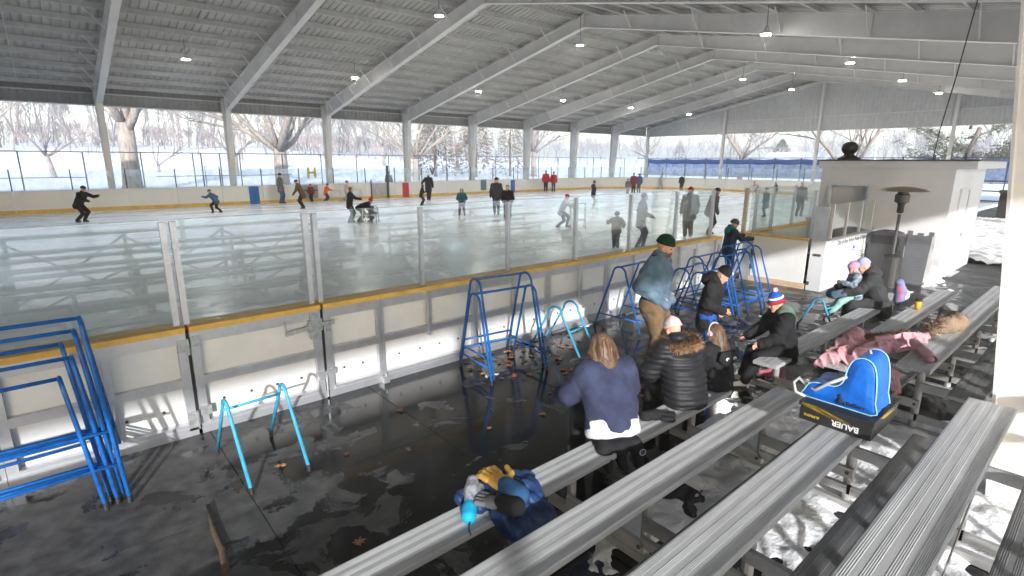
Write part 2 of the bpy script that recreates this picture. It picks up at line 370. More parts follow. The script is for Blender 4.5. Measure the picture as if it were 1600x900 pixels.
for k in range(1, 13, 3):                                   # cross-braced bays behind the bleachers
    a, b = FX[k], FX[k+1]
    part('brace_rod', MB().tube([(a, -6.23, .2), (b, -6.23, 5.0)], .03, 6), MT['steel'], sh)
    part('brace_rod', MB().tube([(a, -6.16, 5.0), (b, -6.16, .2)], .03, 6), MT['steel'], sh)
# hanging lamps
def lamp(x, y, z, lab):
    t = thing('pendant_lamp', (x, y, z), lab, 'lamp', 'pendant lamps under the shelter roof')
    zt = topz(y)+.1
    part('housing', MB().lathe([(.05, .26), (.09, .2), (.10, .12), (.175, .03), (.185, 0.0)][::-1], 18, (x, y, z)), MT['white'], t, True)
    part('diffuser', MB().lathe([(.168, -.012), (.168, -.002)], 18, (x, y, z)), MT['lamp'], t)
    part('stem', MB().tube([(x, y, z+.2), (x, y, zt)], .012, 6), MT['dgrey'], t)
for y, z, xs, row in ((30.0, 7.38, (5.9, 14.2, 22.9, 31.0, 39.4, 48.6), 'hanging above the far half of the ice'), (20.0, 8.62, (13.3, 21.8, 39.0, 47.2), 'hanging under the ridge'), (10.0, 7.42, (20.9, 29.6, 38.0, 46.4), 'hanging above the half of the ice beside the bleachers')):
    for x in xs: lamp(x, y, z, 'lit white dome pendant lamp '+row)
t = thing('dome_camera', (28.8, 20, 9.2), 'small clear ball camera hanging under the roof ridge', 'camera')
part('ball', MB().lathe([(.02, -.2), (.13, -.15), (.19, -.03), (.19, .05), (.12, .15), (.03, .19)], 16, (28.8, 20, 9.2)), glass('clear_ball', (.9, .9, .9), .25), t, True)
part('mount', MB().tube([(28.8, 20, 9.36), (28.8, 20, 10.1)], .03, 8), MT['white'], t)

# ================================================================ near boards (bleacher side)
YB = 6.16
nb = thing('rink_boards', (4, YB, 0), 'white dasher boards with aluminium frame and yellow cap rail facing the bleachers', 'rink boards')
NBX0, NBX1 = -8.0, 11.72
GAPS = (.90, 2.30)
secs = [(-8.0, -.62), (-.62, .885), (.915, 2.285), (2.315, 3.06), (3.06, 4.6), (4.6, 6.13), (6.13, 7.66), (7.66, 9.2), (9.2, 10.7), (10.7, 11.72)]
bolt = MB().lathe([(.016, 0), (.016, .008)], 8).mesh()
def hrail(x0, x1, z0, z1, yo=0): return MB().box(x0, x1, YB-.015-yo, YB+.05, z0, z1)
for a, b in secs:
    e = .002
    part('panel', MB().box(a+.01, b-.01, YB+.052, YB+.075, .03, 1.12), MT['hdpe'], nb)
    part('ice_side_panel', MB().box(a+e, b-e, YB+.17, YB+.2, .02, 1.12), MT['cream'], nb)
    w = .085 if (a in (.915, 2.315) or a == -.62) else .045
    w2 = .085 if b in (.885, 2.285) else .045
    part('post', MB().box(a+e, a+w, YB-.02, YB+.17, .02, 1.12), MT['alu'], nb)
    part('post', MB().box(b-w2, b-e, YB-.02, YB+.17, .02, 1.12), MT['alu'], nb)
    part('rail', hrail(a+w, b-w2, 1.005, 1.125), MT['alu'], nb)
    part('rail', hrail(a+w, b-w2, .535, .625, .003), MT['alu'], nb)
    part('rail', hrail(a+w, b-w2, .075, .125, .02), MT['alu'], nb)
    part('kick_plate', MB().box(a+e, b-e, YB-.05, YB-.024, 0.0, .085), MT['alu'], nb)
    part('cap_rail', MB().box(a+e, b-e, YB-.045, YB+.235, 1.128, 1.185), MT['cap'], nb)
    n = max(1, int((b-a)/.31))
    if b > 0:
        for i in range(n):
            xx = a+.12+(i+.5)*(b-a-.24)/n
            inst('bolt', bolt, MT['dgrey'], nb, (xx, YB+.052, .30), (math.pi/2, 0, 0))
for x in (.2, 1.6):
    part('post', MB().box(x-.03, x+.03, YB-.01, YB+.05, .125, .535), MT['alu'], nb) if x < 1 else None
part('post', MB().box(.17, .23, YB-.012, YB+.05, .625, 1.005), MT['alu'], nb)
# gate hardware
gh = MB().box(.80, .90, YB-.05, YB-.02, .93, 1.06).box(.92, 1.0, YB-.05, YB-.02, .97, 1.08).tube([(.885, YB-.06, .9), (.885, YB-.06, 1.02)], .022, 10)
part('hinge', gh, MT['zinc'], nb)
gh = MB().box(.80, .90, YB-.05, YB-.02, .06, .26).box(.92, 1.03, YB-.05, YB-.02, .2, .3).tube([(.885, YB-.06, .12), (.885, YB-.06, .27)], .024, 10)
part('hinge', gh, MT['zinc'], nb)
la = MB().box(2.12, 2.285, YB-.07, YB-.021, .88, 1.02).box(2.15, 2.25, YB-.04, YB-.0205, .78, 1.1).bar((2.28, YB-.055, .95), (2.44, YB-.055, .95), .02, .05).bar((2.13, YB-.05, .93), (1.86, YB-.04, .90), .018, .05)
la.bar((1.87, YB-.06, .9), (1.86, YB-.06, 1.06), .02, .02).box(2.335, 2.39, YB-.05, YB-.02, .84, .98)
part('latch', la, MT['zinc'], nb)
part('latch', MB().box(2.2, 2.3, YB-.05, YB-.021, .25, .34).box(2.3, 2.42, YB-.04, YB-.021, .28, .36).tube([(2.29, YB-.06, .02), (2.29, YB-.06, .3)], .014, 8), MT['zinc'], nb)
part('gap_shade', MB().box(.887, .913, YB-.01, YB+.15, .03, 1.12).box(2.287, 2.313, YB-.01, YB+.15, .03, 1.12), MT['black'], nb)  # solid black strips stand in for the dark open gaps at the gate
part('drain_fitting', MB().box(3.02, 3.1, YB-.12, YB-.051, 0, .09).tube([(3.06, YB-.1, .0), (3.06, YB-.1, .14)], .02, 8), MT['zinc'], nb)
# glass
gp = [(-8, -.66), (-.64, .82), (.95, 2.22), (2.37, 3.76), (3.80, 5.31), (5.35, 6.84), (6.88, 8.37), (8.41, 9.93), (9.97, 11.40)]
YG = YB+.11
for a, b in gp:
    part('glass_pane', MB().box(a, b, YG-.006, YG+.006, 1.186, 2.27), MT['glass'], nb)
    part('glass_edge', MB().box(a, b, YG-.0062, YG+.0062, 2.27, 2.2745), mat('glass_edge', (.35, .42, .41), .2) if 'glass_edge' not in bpy.data.materials else bpy.data.materials['glass_edge'], nb)
for x in (.835, .925, 2.235, 2.345):
    part('glass_post', MB().box(x-.028, x+.028, YG-.035, YG+.035, 1.186, 2.25), MT['alu'], nb)
for x in (-.65, 3.78, 5.33, 6.86, 8.39, 9.95, 11.41):
    part('glass_post', MB().box(x-.024, x+.024, YG-.035, YG+.035, 1.186, 2.25), MT['alu'], nb)
    part('post_sleeve', MB().box(x-.024, x+.024, YB-.075, YB-.02, .5, 1.12), MT['alu'], nb)
part('end_post', MB().box(11.72, 11.76, YB-.02, YB+.2, 0, 1.15), MT['alu'], nb)
# ================================================================ far and end boards
pathp = [(x, 37.3) for x in np.arange(-13, 42.01, 2.4)]
pathp = [(x, 37.3) for x in np.linspace(-13.2, 42.0, 24)]
pathp += [(42+8.5*math.sin(a), 28.8+8.5*math.cos(a)) for a in np.linspace(0, math.pi/2, 7)[1:]]
pathp += [(50.5, y) for y in np.linspace(28.8, 14.8, 7)[1:]]
pathp += [(42+8.5*math.cos(a), 14.8-8.5*math.sin(a)) for a in np.linspace(0, math.pi/2, 7)[1:]]
pathp += [(x, 6.3) for x in np.linspace(42, 17.0, 11)[1:]]
fb = thing('far_rink_boards', (20, 37.3, 0), 'off-white rink boards with yellow kick strip curving around the far side of the ice', 'rink boards')
GATE = {10: 1, 16: 1}
for i in range(len(pathp)-1):
    a, b = Vector((*pathp[i], 0)), Vector((*pathp[i+1], 0)); d = (b-a).normalized(); a2, b2 = a+d*.006, b-d*.006
    nr = Vector((-d.y, d.x, 0))
    part('panel', MB().bar(a2+Vector((0, 0, .66)), b2+Vector((0, 0, .66)), .08, 1.12), MT['cream'], fb)
    part('kick_strip', MB().bar(a2-nr*.045+Vector((0, 0, .2)), b2-nr*.045+Vector((0, 0, .2)), .016, .2), MT['kick'], fb)
    part('cap_rail', MB().bar(a2+Vector((0, 0, 1.245)), b2+Vector((0, 0, 1.245)), .14, .05), MT['cream'], fb)
    n = 1
    ht = 2.3
    part('glass_pane', MB().bar(a2+nr*.02+Vector((0, 0, 1.27+(ht-1.27)/2)), b2+nr*.02+Vector((0, 0, 1.27+(ht-1.27)/2)), .012, ht-1.27), MT['glassfar'], fb)
    part('glass_post', MB().bar(a+nr*.02+Vector((0, 0, 1.25)), a+nr*.02+Vector((0, 0, ht+.05)), .05, .05), MT['dgrey'], fb)
def on_far(x0, x1, z0, z1, m, nm, y=37.235): part(nm, MB().box(x0, x1, y, y+.02, z0, z1), m, fb)
on_far(9.95, 10.55, .1, 1.24, MT['bluep'], 'blue_line_panel')
on_far(21.0, 21.55, .1, 1.24, MT['red'], 'red_line_panel')
on_far(32.0, 32.5, .1, 1.24, MT['bluep'], 'blue_line_panel')
on_far(13.3, 14.4, .32, 1.2, mat('gate_opening', (.28, .28, .27), .6), 'gate_panel')  # grey sheet on the boards stands in for the dark gate opening
on_far(13.3, 14.4, .80, .9, MT['dgrey'], 'gate_bar', 37.22)
on_far(18.4, 19.6, .3, 1.22, mat('grey_gate', (.42, .42, .41), .6), 'gate_panel')
on_far(18.35, 18.45, .1, 1.5, MT['dgrey'], 'gate_post', 37.215)
on_far(19.65, 19.85, .1, 2.5, MT['dgrey'], 'gate_post', 37.215)
on_far(28.6, 29.2, .4, 1.3, mat('green_door', (.10, .20, .20), .6), 'gate_panel', 37.225)
def text(name, s, size, loc, rot, m, ext=.01, parent=None):
    cu = bpy.data.curves.new('t', 'FONT'); cu.body = s; cu.size = size; cu.extrude = ext; cu.align_x = 'CENTER'; cu.align_y = 'CENTER'; cu.resolution_u = 3; cu.offset = size*.022
    tmp = bpy.data.objects.new('tmp', cu); COL.objects.link(tmp)
    dg = bpy.context.evaluated_depsgraph_get(); me = bpy.data.meshes.new_from_object(tmp.evaluated_get(dg)); bpy.data.objects.remove(tmp)
    me.materials.clear(); o = obj(name, me, m)
    if parent:
        o.parent = parent; off = OFF[parent.name]; loc = tuple(loc[i]-off[i] for i in range(3))
    o.location = loc; o.rotation_euler = rot; return o
ylw = mat('yellow_letter', (.62, .47, .03), .5)
part_h = text('letter', 'H', .95, (14.05, 37.2, 2.0), (math.pi/2, 0, 0), ylw, .02, fb)
part_v = text('letter', 'V', .75, (23.7, 37.2, 2.0), (math.pi/2, 0, 0), MT['dgrey'], .02, fb)
# ================================================================ gate, players' box, kiosk
gt = thing('rink_gate', (13.0, 5.3, 0), 'white gate panel with yellow top rail standing open beside the boy in the helmet', 'gate')
part('panel', MB().box(12.98, 13.03, 4.74, 5.98, .13, 1.12), MT['hdpe'], gt)
part('wood_sill', MB().box(12.95, 13.04, 4.70, 6.0, .0, .128), MT['wood'], gt)
part('cap_rail', MB().box(12.94, 13.1, 4.72, 6.0, 1.122, 1.17), MT['cap'], gt)
part('post', MB().box(12.93, 13.1, 6.0, 6.22, 0, 1.12), MT['alu'], gt)
part('cap_rail', MB().box(12.9, 13.14, 6.002, 6.36, 1.122, 1.172), MT['cap'], gt)
part('glass_pane', MB().box(13.01, 13.022, 4.74, 6.0, 1.172, 2.24), MT['glass'], gt)
part('glass_post', MB().box(12.99, 13.05, 6.0, 6.06, 1.172, 2.25), MT['alu'], gt)
part('glass_post', MB().box(12.98, 13.06, 6.24, 6.32, 1.172, 2.25), mat('tan_post', (.5, .46, .38), .5), gt)
part('glass_post', MB().box(12.99, 13.05, 4.68, 4.739, 1.172, 2.25), MT['alu'], gt)
part('latch', MB().box(12.93, 12.979, 5.94, 5.99, .62, .78).box(12.93, 12.979, 5.94, 5.99, .3, .42), MT['dgrey'], gt)
bx = thing('players_box', (14.5, 4.5, 0), 'white walled players box with low glass screens and a printed notice on its side', 'players box')
part('corner_post', MB().box(12.97, 13.25, 4.36, 4.66, 0, 1.15), MT['white'], bx)
part('corner_plate', MB().box(12.95, 12.969, 4.36, 4.66, 1.151, 1.9), MT['alu'], bx)
part('post_slot', MB().box(12.955, 12.9695, 4.43, 4.58, .80, .85), MT['dgrey'], bx)
part('post_slot', MB().box(12.955, 12.9695, 4.6, 4.65, .12, .2), MT['dgrey'], bx)
part('side_wall', MB().box(13.25, 16.44, 4.36, 4.44, 0, 1.15), MT['white'], bx)
part('wall_cap', MB().box(13.25, 16.44, 4.34, 4.46, 1.151, 1.175), MT['alu'], bx)
part('inner_wall', MB().box(13.2, 16.8, 6.16, 6.24, 0, 1.12), MT['cream'], bx)
part('inner_cap', MB().box(13.12, 16.9, 6.1, 6.34, 1.121, 1.17), MT['cap'], bx)
for a, b in ((13.14, 14.3), (14.36, 15.6), (15.66, 16.9)): part('glass_pane', MB().box(a, b, 6.2, 6.212, 1.17, 2.25), MT['glass'], bx)
for x in (14.33, 15.63): part('glass_post', MB().box(x-.025, x+.025, 6.17, 6.24, 1.171, 2.25), MT['alu'], bx)
for a, b in ((13.3, 14.15), (14.2, 15.1), (15.15, 15.95)): part('glass_pane', MB().box(a, b, 4.394, 4.406, 1.175, 1.95), MT['glass'], bx)
for x in (13.27, 14.17, 15.13, 15.98): part('glass_post', MB().box(x-.022, x+.022, 4.37, 4.43, 1.175, 1.95), MT['white'], bx)
part('bench', MB().box(13.6, 16.3, 5.6, 5.95, .40, .45).box(13.7, 13.75, 5.65, 5.9, 0, .4).box(16.1, 16.15, 5.65, 5.9, 0, .4), MT['foot'], bx)
sg = thing('notice_board', (14.5, 4.33, .6), 'white printed rules notice with blue logo fixed to the players box wall', 'sign')
part('board', MB().box(13.3, 16.2, 4.325, 4.355, .06, 1.14), MT['white'], sg)
ink = mat('ink', (.12, .13, .16), .6); inkb = mat('logo_blue', (.02, .07, .25), .6)
hd = text('heading', 'City of Ann Arbor Parks & Recreation', .145, (14.7, 4.322, 1.055), (math.pi/2, 0, 0), ink, .001, sg)
lg = MB().prism([(14.62, .83), (14.82, .83), (14.74, .90), (14.73, .965), (14.68, .9)], 'y', 4.321, 4.3245).box(14.58, 14.86, 4.321, 4.3245, .79, .806)
part('logo', lg, inkb, sg)
lm = MB()
for k in range(13):
    z = .72-k*.045
    if k in (4, 9): continue
    lm.box(13.5, 13.5+rnd.uniform(1.7, 2.5), 4.322, 4.3246, z, z+.011)
part('print_lines', lm, ink, sg)['kind'] = 'stuff'
kk = thing('kiosk', (18, 4.4, 0), 'low white flat-roofed kiosk with dark roof edge and side door beside the patio heater', 'kiosk')
KX = 16.45
part('front_wall', MB().box(KX, KX+.12, 2.94, 4.72, 0, 2.72).box(KX, KX+.12, 5.6, 5.88, 0, 2.72).box(KX, KX+.12, 4.72, 5.6, 2.25, 2.72), MT['white'], kk)
part('side_wall', MB().box(KX+.12, 20.0, 2.94, 3.06, 0, 2.72), MT['white'], kk)
part('back_wall', MB().box(20.0, 20.12, 2.94, 5.88, 0, 2.72), MT['white'], kk)
part('inner_wall', MB().box(KX+.12, 20.0, 5.76, 5.88, 0, 2.72), MT['white'], kk)
part('inner_wall', MB().box(KX+.22, KX+.28, 4.0, 5.76, 0, 2.72), MT['white'], kk)
part('door_frame', MB().box(KX-.03, KX+.0, 4.66, 4.72, 0, 2.31).box(KX-.03, KX, 5.6, 5.66, 0, 2.31).box(KX-.03, KX, 4.72, 5.6, 2.25, 2.31), MT['alu'], kk)
part('fascia', MB().box(KX-.06, 20.3, 2.56, 5.96, 2.722, 2.90), MT['white'], kk)
part('roof', MB().box(KX-.09, 20.33, 2.53, 5.99, 2.901, 2.935), MT['dgrey'], kk)
dr = part('door', MB().box(17.35, 18.25, 2.915, 2.938, .04, 2.15), MT['white'], kk)
part('door_frame', MB().box(17.27, 17.33, 2.90, 2.938, 0, 2.23).box(18.27, 18.33, 2.90, 2.938, 0, 2.23).box(17.33, 18.27, 2.90, 2.938, 2.17, 2.23), MT['white'], kk)
part('door_gap', MB().box(18.245, 18.268, 2.913, 2.937, .03, 2.16), MT['dgrey'], kk)
part('handle', MB().box(18.1, 18.16, 2.87, 2.914, .98, 1.10).tube([(18.03, 2.86, 1.04), (18.14, 2.86, 1.04)], .012, 8), MT['zinc'], dr)
part('threshold', MB().box(17.3, 18.3, 2.8, 2.94, 0, .035), MT['alu'], kk)
t = thing('roof_vent', (17.0, 5.45, 2.935), 'round black ventilator ball on top of the kiosk roof', 'vent')
vb = MB().lathe([(.27, 0), (.26, .04), (.2, .08), (.13, .12), (.12, .16), (.16, .19), (.195, .26), (.2, .33), (.175, .41), (.11, .465), (.03, .48)], 20, (17.0, 5.45, 2.935))
part('cowl', vb, MT['black'], t, True)
for i in range(3): part('mast', MB().tube([(17.5+i*.9, 4.3-i*.5, 2.93), (17.5+i*.9, 4.3-i*.5, 3.02+.05*i)], .02, 6), MT['dgrey'], kk)
# patio heater
t = thing('patio_heater', (14.9, 3.55, 0), 'tall black patio heater with wide bronze reflector hood standing before the kiosk', 'patio heater')
hx, hy = 14.9, 3.55
bronze = mat('bronze_hood', (.30, .25, .19), .45, metal=.5, var=.1)
part('reflector_hood', MB().lathe([(.02, 2.33), (.2, 2.315), (.40, 2.275), (.485, 2.235), (.49, 2.225), (.40, 2.25), (.1, 2.29)], 28, (hx, hy, 0)), bronze, t, True)
part('burner_head', MB().lathe([(.09, 1.95), (.145, 1.98), (.145, 2.14), (.11, 2.17), (.10, 2.24)], 20, (hx, hy, 0)), MT['dgrey'], t)
part('burner_neck', MB().lathe([(.04, 1.72), (.07, 1.75), (.065, 1.88), (.08, 1.95)], 16, (hx, hy, 0)), MT['black'], t)
part('pole', MB().tube([(hx, hy, .7), (hx, hy, 1.7)], .034, 12), MT['dgrey'], t)
part('tank_cover', MB().lathe([(.22, 0), (.22, .05), (.205, .06), (.205, .70), (.17, .74), (.06, .77)], 22, (hx, hy, 0)), mat('heater_bronze', (.035, .034, .033), .5), t)
part('valve', MB().lathe([(.03, .82), (.055, .84), (.055, .93), (.03, .95)], 10, (hx+.06, hy-.06, 0)), MT['black'], t)
# bin
t = thing('litter_bin', (15.85, 3.98, 0), 'large dark grey litter bin with black flap between notice board and heater', 'bin')
grey = mat('bin_grey', (.06, .062, .066), .55, var=.1)
part('body', MB().prism([(15.55, 3.66), (15.62, 3.62), (16.1, 3.62), (16.16, 3.7), (16.16, 4.26), (16.1, 4.32), (15.62, 4.32), (15.55, 4.26)], 'z', .02, .86), grey, t)
part('hood', MB().prism([(3.60, .862), (4.34, .862), (4.34, 1.05), (4.25, 1.16), (4.1, 1.2), (3.84, 1.2), (3.7, 1.16), (3.6, 1.05)], 'x', 15.53, 16.18), grey, t)
part('flap', MB().box(15.515, 15.529, 3.72, 4.2, .90, 1.12), MT['black'], t)
# A-frame sign
t = thing('folding_sign', (15.75, 3.25, 0), 'grey plastic folding sign board with printed lines leaning by the kiosk corner', 'sign')
sgr = mat('sign_grey', (.13, .135, .15), .6, var=.06); swh = mat('sign_white', (.72, .72, .72), .5)
part('front_board', MB().add([(15.5, 3.02, .02), (15.5, 3.5, .02), (15.72, 3.02, 1.16), (15.72, 3.5, 1.16), (15.53, 3.02, .02), (15.53, 3.5, .02), (15.75, 3.02, 1.16), (15.75, 3.5, 1.16)], [(0,1,3,2),(4,6,7,5),(0,4,5,1),(2,3,7,6),(0,2,6,4),(1,5,7,3)]), sgr, t)
part('back_board', MB().add([(15.98, 2.97, .02), (15.98, 3.55, .02), (15.755, 2.97, 1.18), (15.755, 3.55, 1.18), (16.01, 2.97, .02), (16.01, 3.55, .02), (15.785, 2.97, 1.18), (15.785, 3.55, 1.18)], [(0,1,3,2),(4,6,7,5),(0,4,5,1),(2,3,7,6),(0,2,6,4),(1,5,7,3)]), swh, t)
for ya, yb, zh in ((3.0, 3.1, 1.26), (3.2, 3.32, 1.22), (3.42, 3.52, 1.26)): part('carry_handle', MB().box(15.735, 15.775, ya, yb, 1.161, zh), sgr, t)
lm = MB()
for k in range(12):
    z = 1.05-k*.07; xo = 15.5+.22*(z-.02)/1.14-.006
    lm.box(xo, xo+.004, 3.08+.03*(k % 3), 3.44, z, z+.014)
part('print_lines', lm, ink, t)['kind'] = 'stuff'
solo('hanging_cable', MB().tube([(17.0, 3.55, 2.93), (16.2, 3.35, 3.6), (15.0, 2.98, 4.7), (13.2, 2.45, 6.6)], .012, 6), MT['black'], 'thin black cable dropping from the roof to the kiosk top', 'cable')
# things beyond the kiosk
t = thing('trash_can', (38, 4.35, .1), 'black square trash can out on the snowy path behind the kiosk', 'trash can')
part('body', MB().box(37.6, 38.4, 4.0, 4.75, .1, 1.35), MT['black'], t); part('lid', MB().box(37.55, 38.45, 3.95, 4.8, 1.351, 1.5), MT['dgrey'], t)
t = thing('park_railing', (40, 5.5, .1), 'dark horizontal pipe railing crossing the snow behind the kiosk', 'railing')
for z in (.6, 1.2, 1.8): part('rail', MB().tube([(44, -2, z), (44, 9, z)], .04, 8), MT['dgrey'], t)
for y in (-2, 1, 4, 7): part('post', MB().tube([(44, y, 0), (44, y, 1.9)], .05, 8), MT['dgrey'], t)
t = thing('rubber_hoop', (29.0, 4.62, 1.6), 'black rubber hoop hanging on a post beside the kiosk', 'hoop')
part('hoop', MB().tube([(29, 4.62+.22*math.cos(a), 2.0+.42*math.sin(a)) for a in np.linspace(0, 2*math.pi, 20)[:-1]], .09, 8, closed=True), MT['black'], t, True)
part('post', MB().box(29.1, 29.22, 4.52, 4.72, 0, 2.2), MT['dgrey'], t)

# ================================================================ bleachers
def plank_prof(w, h, ribs=True):
    pts = [(-w/2, -h), (-w/2, -.006), (-w/2+.006, 0)]
    if ribs:
        bands = [(-.138, -.078), (-.05, -.012), (.026, .064), (.094, .136)]; k = w/.292
        for a, b in bands:
            a *= k; b *= k; n = int((b-a)/.0085)
            for i in range(n):
                x = a+i*(b-a)/n
                pts += [(x, 0), (x+.0022, .002), (x+.0050, .002), (x+.0072, 0)]
    pts += [(w/2-.006, 0), (w/2, -.006), (w/2, -h), (w/2-.004, -h), (w/2-.004, -.012), (-w/2+.004, -.012), (-w/2+.004, -h)]
    return pts
def plank(x0, x1, y, z, w=.292, h=.045, ribs=True):
    return MB().prism([(y+a, z+b) for a, b in plank_prof(w, h, ribs)], 'x', x0, x1)
endcap = mat('end_cap', (.50, .50, .50), .6, metal=.3, var=.3, vscale=60)
ROWS = [(2.67-.735*i, .43+.20*i) for i in range(6)]
def bleacher(x0, x1, fx, label, tops=6):
    t = thing('bleacher', ((x0+x1)/2, 1, 0), label, 'bleacher', 'aluminium bleachers beside the rink')
    for i, (y, z) in enumerate(ROWS[:tops]):
        part('seat_plank', plank(x0, x1, y, z), MT['plank'], t)
        for xe in (x0, x1):
            s = -1 if xe == x0 else 1
            part('end_cap', MB().box(min(xe, xe+s*.012), max(xe, xe+s*.012), y-.142, y+.142, z-.043, z-.003), endcap, t)
        if i >= 2:
            part('foot_plank', plank(x0, x1-.1, y+.295, z-.40, .27, .04), MT['foot'], t)
    for x in fx:
        part('ground_rail', MB().box(x-.03, x+.03, ROWS[tops-1][0]-.2, 2.86, 0.005, .075), MT['galv'], t)
        for i, (y, z) in enumerate(ROWS[:tops]):
            part('leg', MB().tube([(x+.035, y-.02, .07), (x+.035, y-.02, z-.045)], .038, 10), MT['galv'], t)
            part('seat_bracket', MB().box(x, x+.07, y-.12, y+.12, z-.07, z-.046), MT['galv'], t)
            if i >= 1:
                zf = max(z-.40, .15)
                part('foot_beam', MB().box(x-.045, x-.005, y-.06, y+.70, zf-.13, zf-.042), MT['galv'], t)
                inst('bolt', bolt, MT['dgrey'], t, (x-.046, y-.02, zf-.085), (0, -math.pi/2, 0))
            if i >= 2:
                part('tie_beam', MB().box(x-.045, x-.005, y-.06, y+.70, .16, .23), MT['galv'], t)
    fs = sorted(fx)
    for a, b in zip(fs[:-1], fs[1:]):
        y = ROWS[tops-1][0]+.08; zt = ROWS[tops-1][1]-.1
        part('cross_brace', MB().bar((a, y, .1), (b, y, zt), .008, .045), MT['galv'], t)
        part('cross_brace', MB().bar((a, y-.02, zt), (b, y-.02, .1), .008, .045), MT['galv'], t)
        y = ROWS[3][0]-.1; zt = ROWS[3][1]-.1
        part('cross_brace', MB().bar((a, y, .1), (b, y, zt), .008, .045), MT['galv'], t)
    for h_, yy in ((1.75, ROWS[tops-1][0]-.22), (2.1, ROWS[tops-1][0]-.22)):
        pass
    return t
bleacher(-7.0, 5.36, (4.75, 2.92, 1.09, -.74, -2.57, -4.4, -6.2), 'aluminium bleacher under the row of seated people and the black shoe box')
bleacher(6.46, 12.0, (6.75, 8.35, 9.95, 11.55), 'aluminium bleacher beside the white column holding the coffee cup and the mother with child')

# ================================================================ skating walkers
def arch(y0, y1, h, x, wtop=.34, tilt=0.):
    """inverted U in the YZ plane at X=x, feet at y0 and y1"""
    ym = (y0+y1)/2; r = wtop/2; pts = [(x, y0, .0)]
    zc = h-r*.95
    for k in range(11):
        a = math.pi*(1-k/10); pts.append((x, ym+r*math.cos(a), zc+r*.95*math.sin(a)))
    pts.append((x, y1, .0)); return [(a+tilt*c/h, b, c) for a, b, c in pts]
def walker(label, cx, cy, lx, wy, h, m, rz=0, rungs=(.2,), cross=(.2,), group='skating walkers', r=.017, wtop=.34, topbar=True, tilt=0.):
    t = thing('skating_walker', (cx, cy, .03), label, 'skating walker', group, rz)
    OFF[t.name] = (0, 0, 0)
    def half(z): return 1* wy/2-(wy/2-wtop/2)*min(1, z/(h-.16))
    for s in (-1, 1):
        part('arch', MB().tube(arch(-wy/2, wy/2, h, s*lx/2, wtop, tilt), r, 8, True), m, t, True)
        for z in cross: part('rung', MB().tube([(s*lx/2+tilt*z/h, -half(z), z), (s*lx/2+tilt*z/h, half(z), z)], r*.8, 6), m, t, True)
        for y in (-wy/2, wy/2): part('foot', MB().tube([(s*lx/2, y, -.03), (s*lx/2, y*.985, .03)], r*1.15, 8), MT['black'], t)
    if topbar: part('handle_bar', MB().tube([(-lx/2+tilt, 0, h-.005), (lx/2+tilt, 0, h-.005)], r, 8), m, t, True)
    for z, side in rungs: part('side_bar', MB().tube([(-lx/2+tilt*z/h, side*half(z), z), (lx/2+tilt*z/h, side*half(z), z)], r*.85, 6), m, t, True)
    return t
W = MT['sky']; B_ = MT['blue']
walker('low light blue skating walker standing alone on the dark floor before the rink gate', 1.22, 5.1, .52, .92, .70, W, R(4), [(.58, 1)], (), wtop=.16, topbar=False)
walker('low light blue skating walker among fallen leaves beside the tall blue walkers', 5.72, 5.42, .42, .92, .72, W, R(10), [(.36, -1)], (), wtop=.26, topbar=False)
walker('tall blue skating walker standing over a lower one among fallen leaves', 4.66, 5.62, .84, .9, 1.27, B_, R(-6), [(.30, 1), (.3, -1)][:1], (.22,), wtop=.3)
walker('lower blue skating walker nested under a taller one among fallen leaves', 4.56, 5.45, .92, .82, 1.12, B_, R(-6), [(.26, 1)], (.18,), wtop=.28)
walker('single tall blue skating walker by the boards behind the standing man', 7.52, 5.52, .74, .94, 1.10, B_, R(3), [(.22, -1)], (.22,), wtop=.26)
for k, (yo, h, wy, ad) in enumerate(((0, 1.52, 1.0, 'tallest'), (.06, 1.40, .96, 'second tallest'), (-.06, 1.20, .86, 'second lowest'), (.04, 1.3, .92, 'middle height'), (-.16, 1.06, .8, 'lowest'))):
    walker(ad+' long blue skating walker of the nested stack beside the rink gate hinge', -.56-.05*k, 5.70+yo, 1.5, wy, h, B_, R(-2+k*1.2), [(.58, -1), (.30, 1), (.3, -1)], (.3,), group='nested stack of long blue walkers', wtop=.2, r=.017, tilt=-.12)
for k, (cx, cy, h, wy, lx, a, ad) in enumerate(((10.2, 5.0, 1.26, 1.0, .8, 4, 'tallest blue skating walker in the jumble beside the boy at the gate'), (9.9, 4.9, 1.10, .9, .8, -3, 'blue skating walker pushed inside the tallest one of the jumble'), (10.55, 4.95, 1.16, 1.0, .7, 8, 'blue skating walker of the jumble standing next to the gate panel'), (9.35, 5.15, 1.12, .95, .8, 0, 'tall blue skating walker on the side of the jumble behind the boy in black'), (8.9, 5.2, .95, .9, .75, 5, 'blue skating walker of the jumble next to the standing man'), (9.2, 5.0, .85, .8, .6, -5, 'lowest blue skating walker in the jumble behind the boy in black'))):
    walker(ad, cx, cy, lx, wy, h, B_, R(a), [(.22, -1), (.42, 1)], (.22,), group='jumble of blue walkers by the gate', wtop=.32, r=.016)
walker('low light blue skating walker beside the bleacher near the mother', 10.35, 3.25, .95, .62, .52, W, R(-6), [(.36, -1)], (), wtop=.2, topbar=False)
stick = MB().tube([(.66, 4.66, .02), (.62, 4.3, .025), (.615, 4.0, .02), (.56, 3.6, .022), (.55, 3.3, .02)], [.018, .022, .028, .03, .03], 6)
solo('stick', stick, mat('stick_bark', (.12, .08, .055), .85, var=.3, vscale=20), 'thin bare brown stick lying on the dark floor', 'stick', smooth=True)
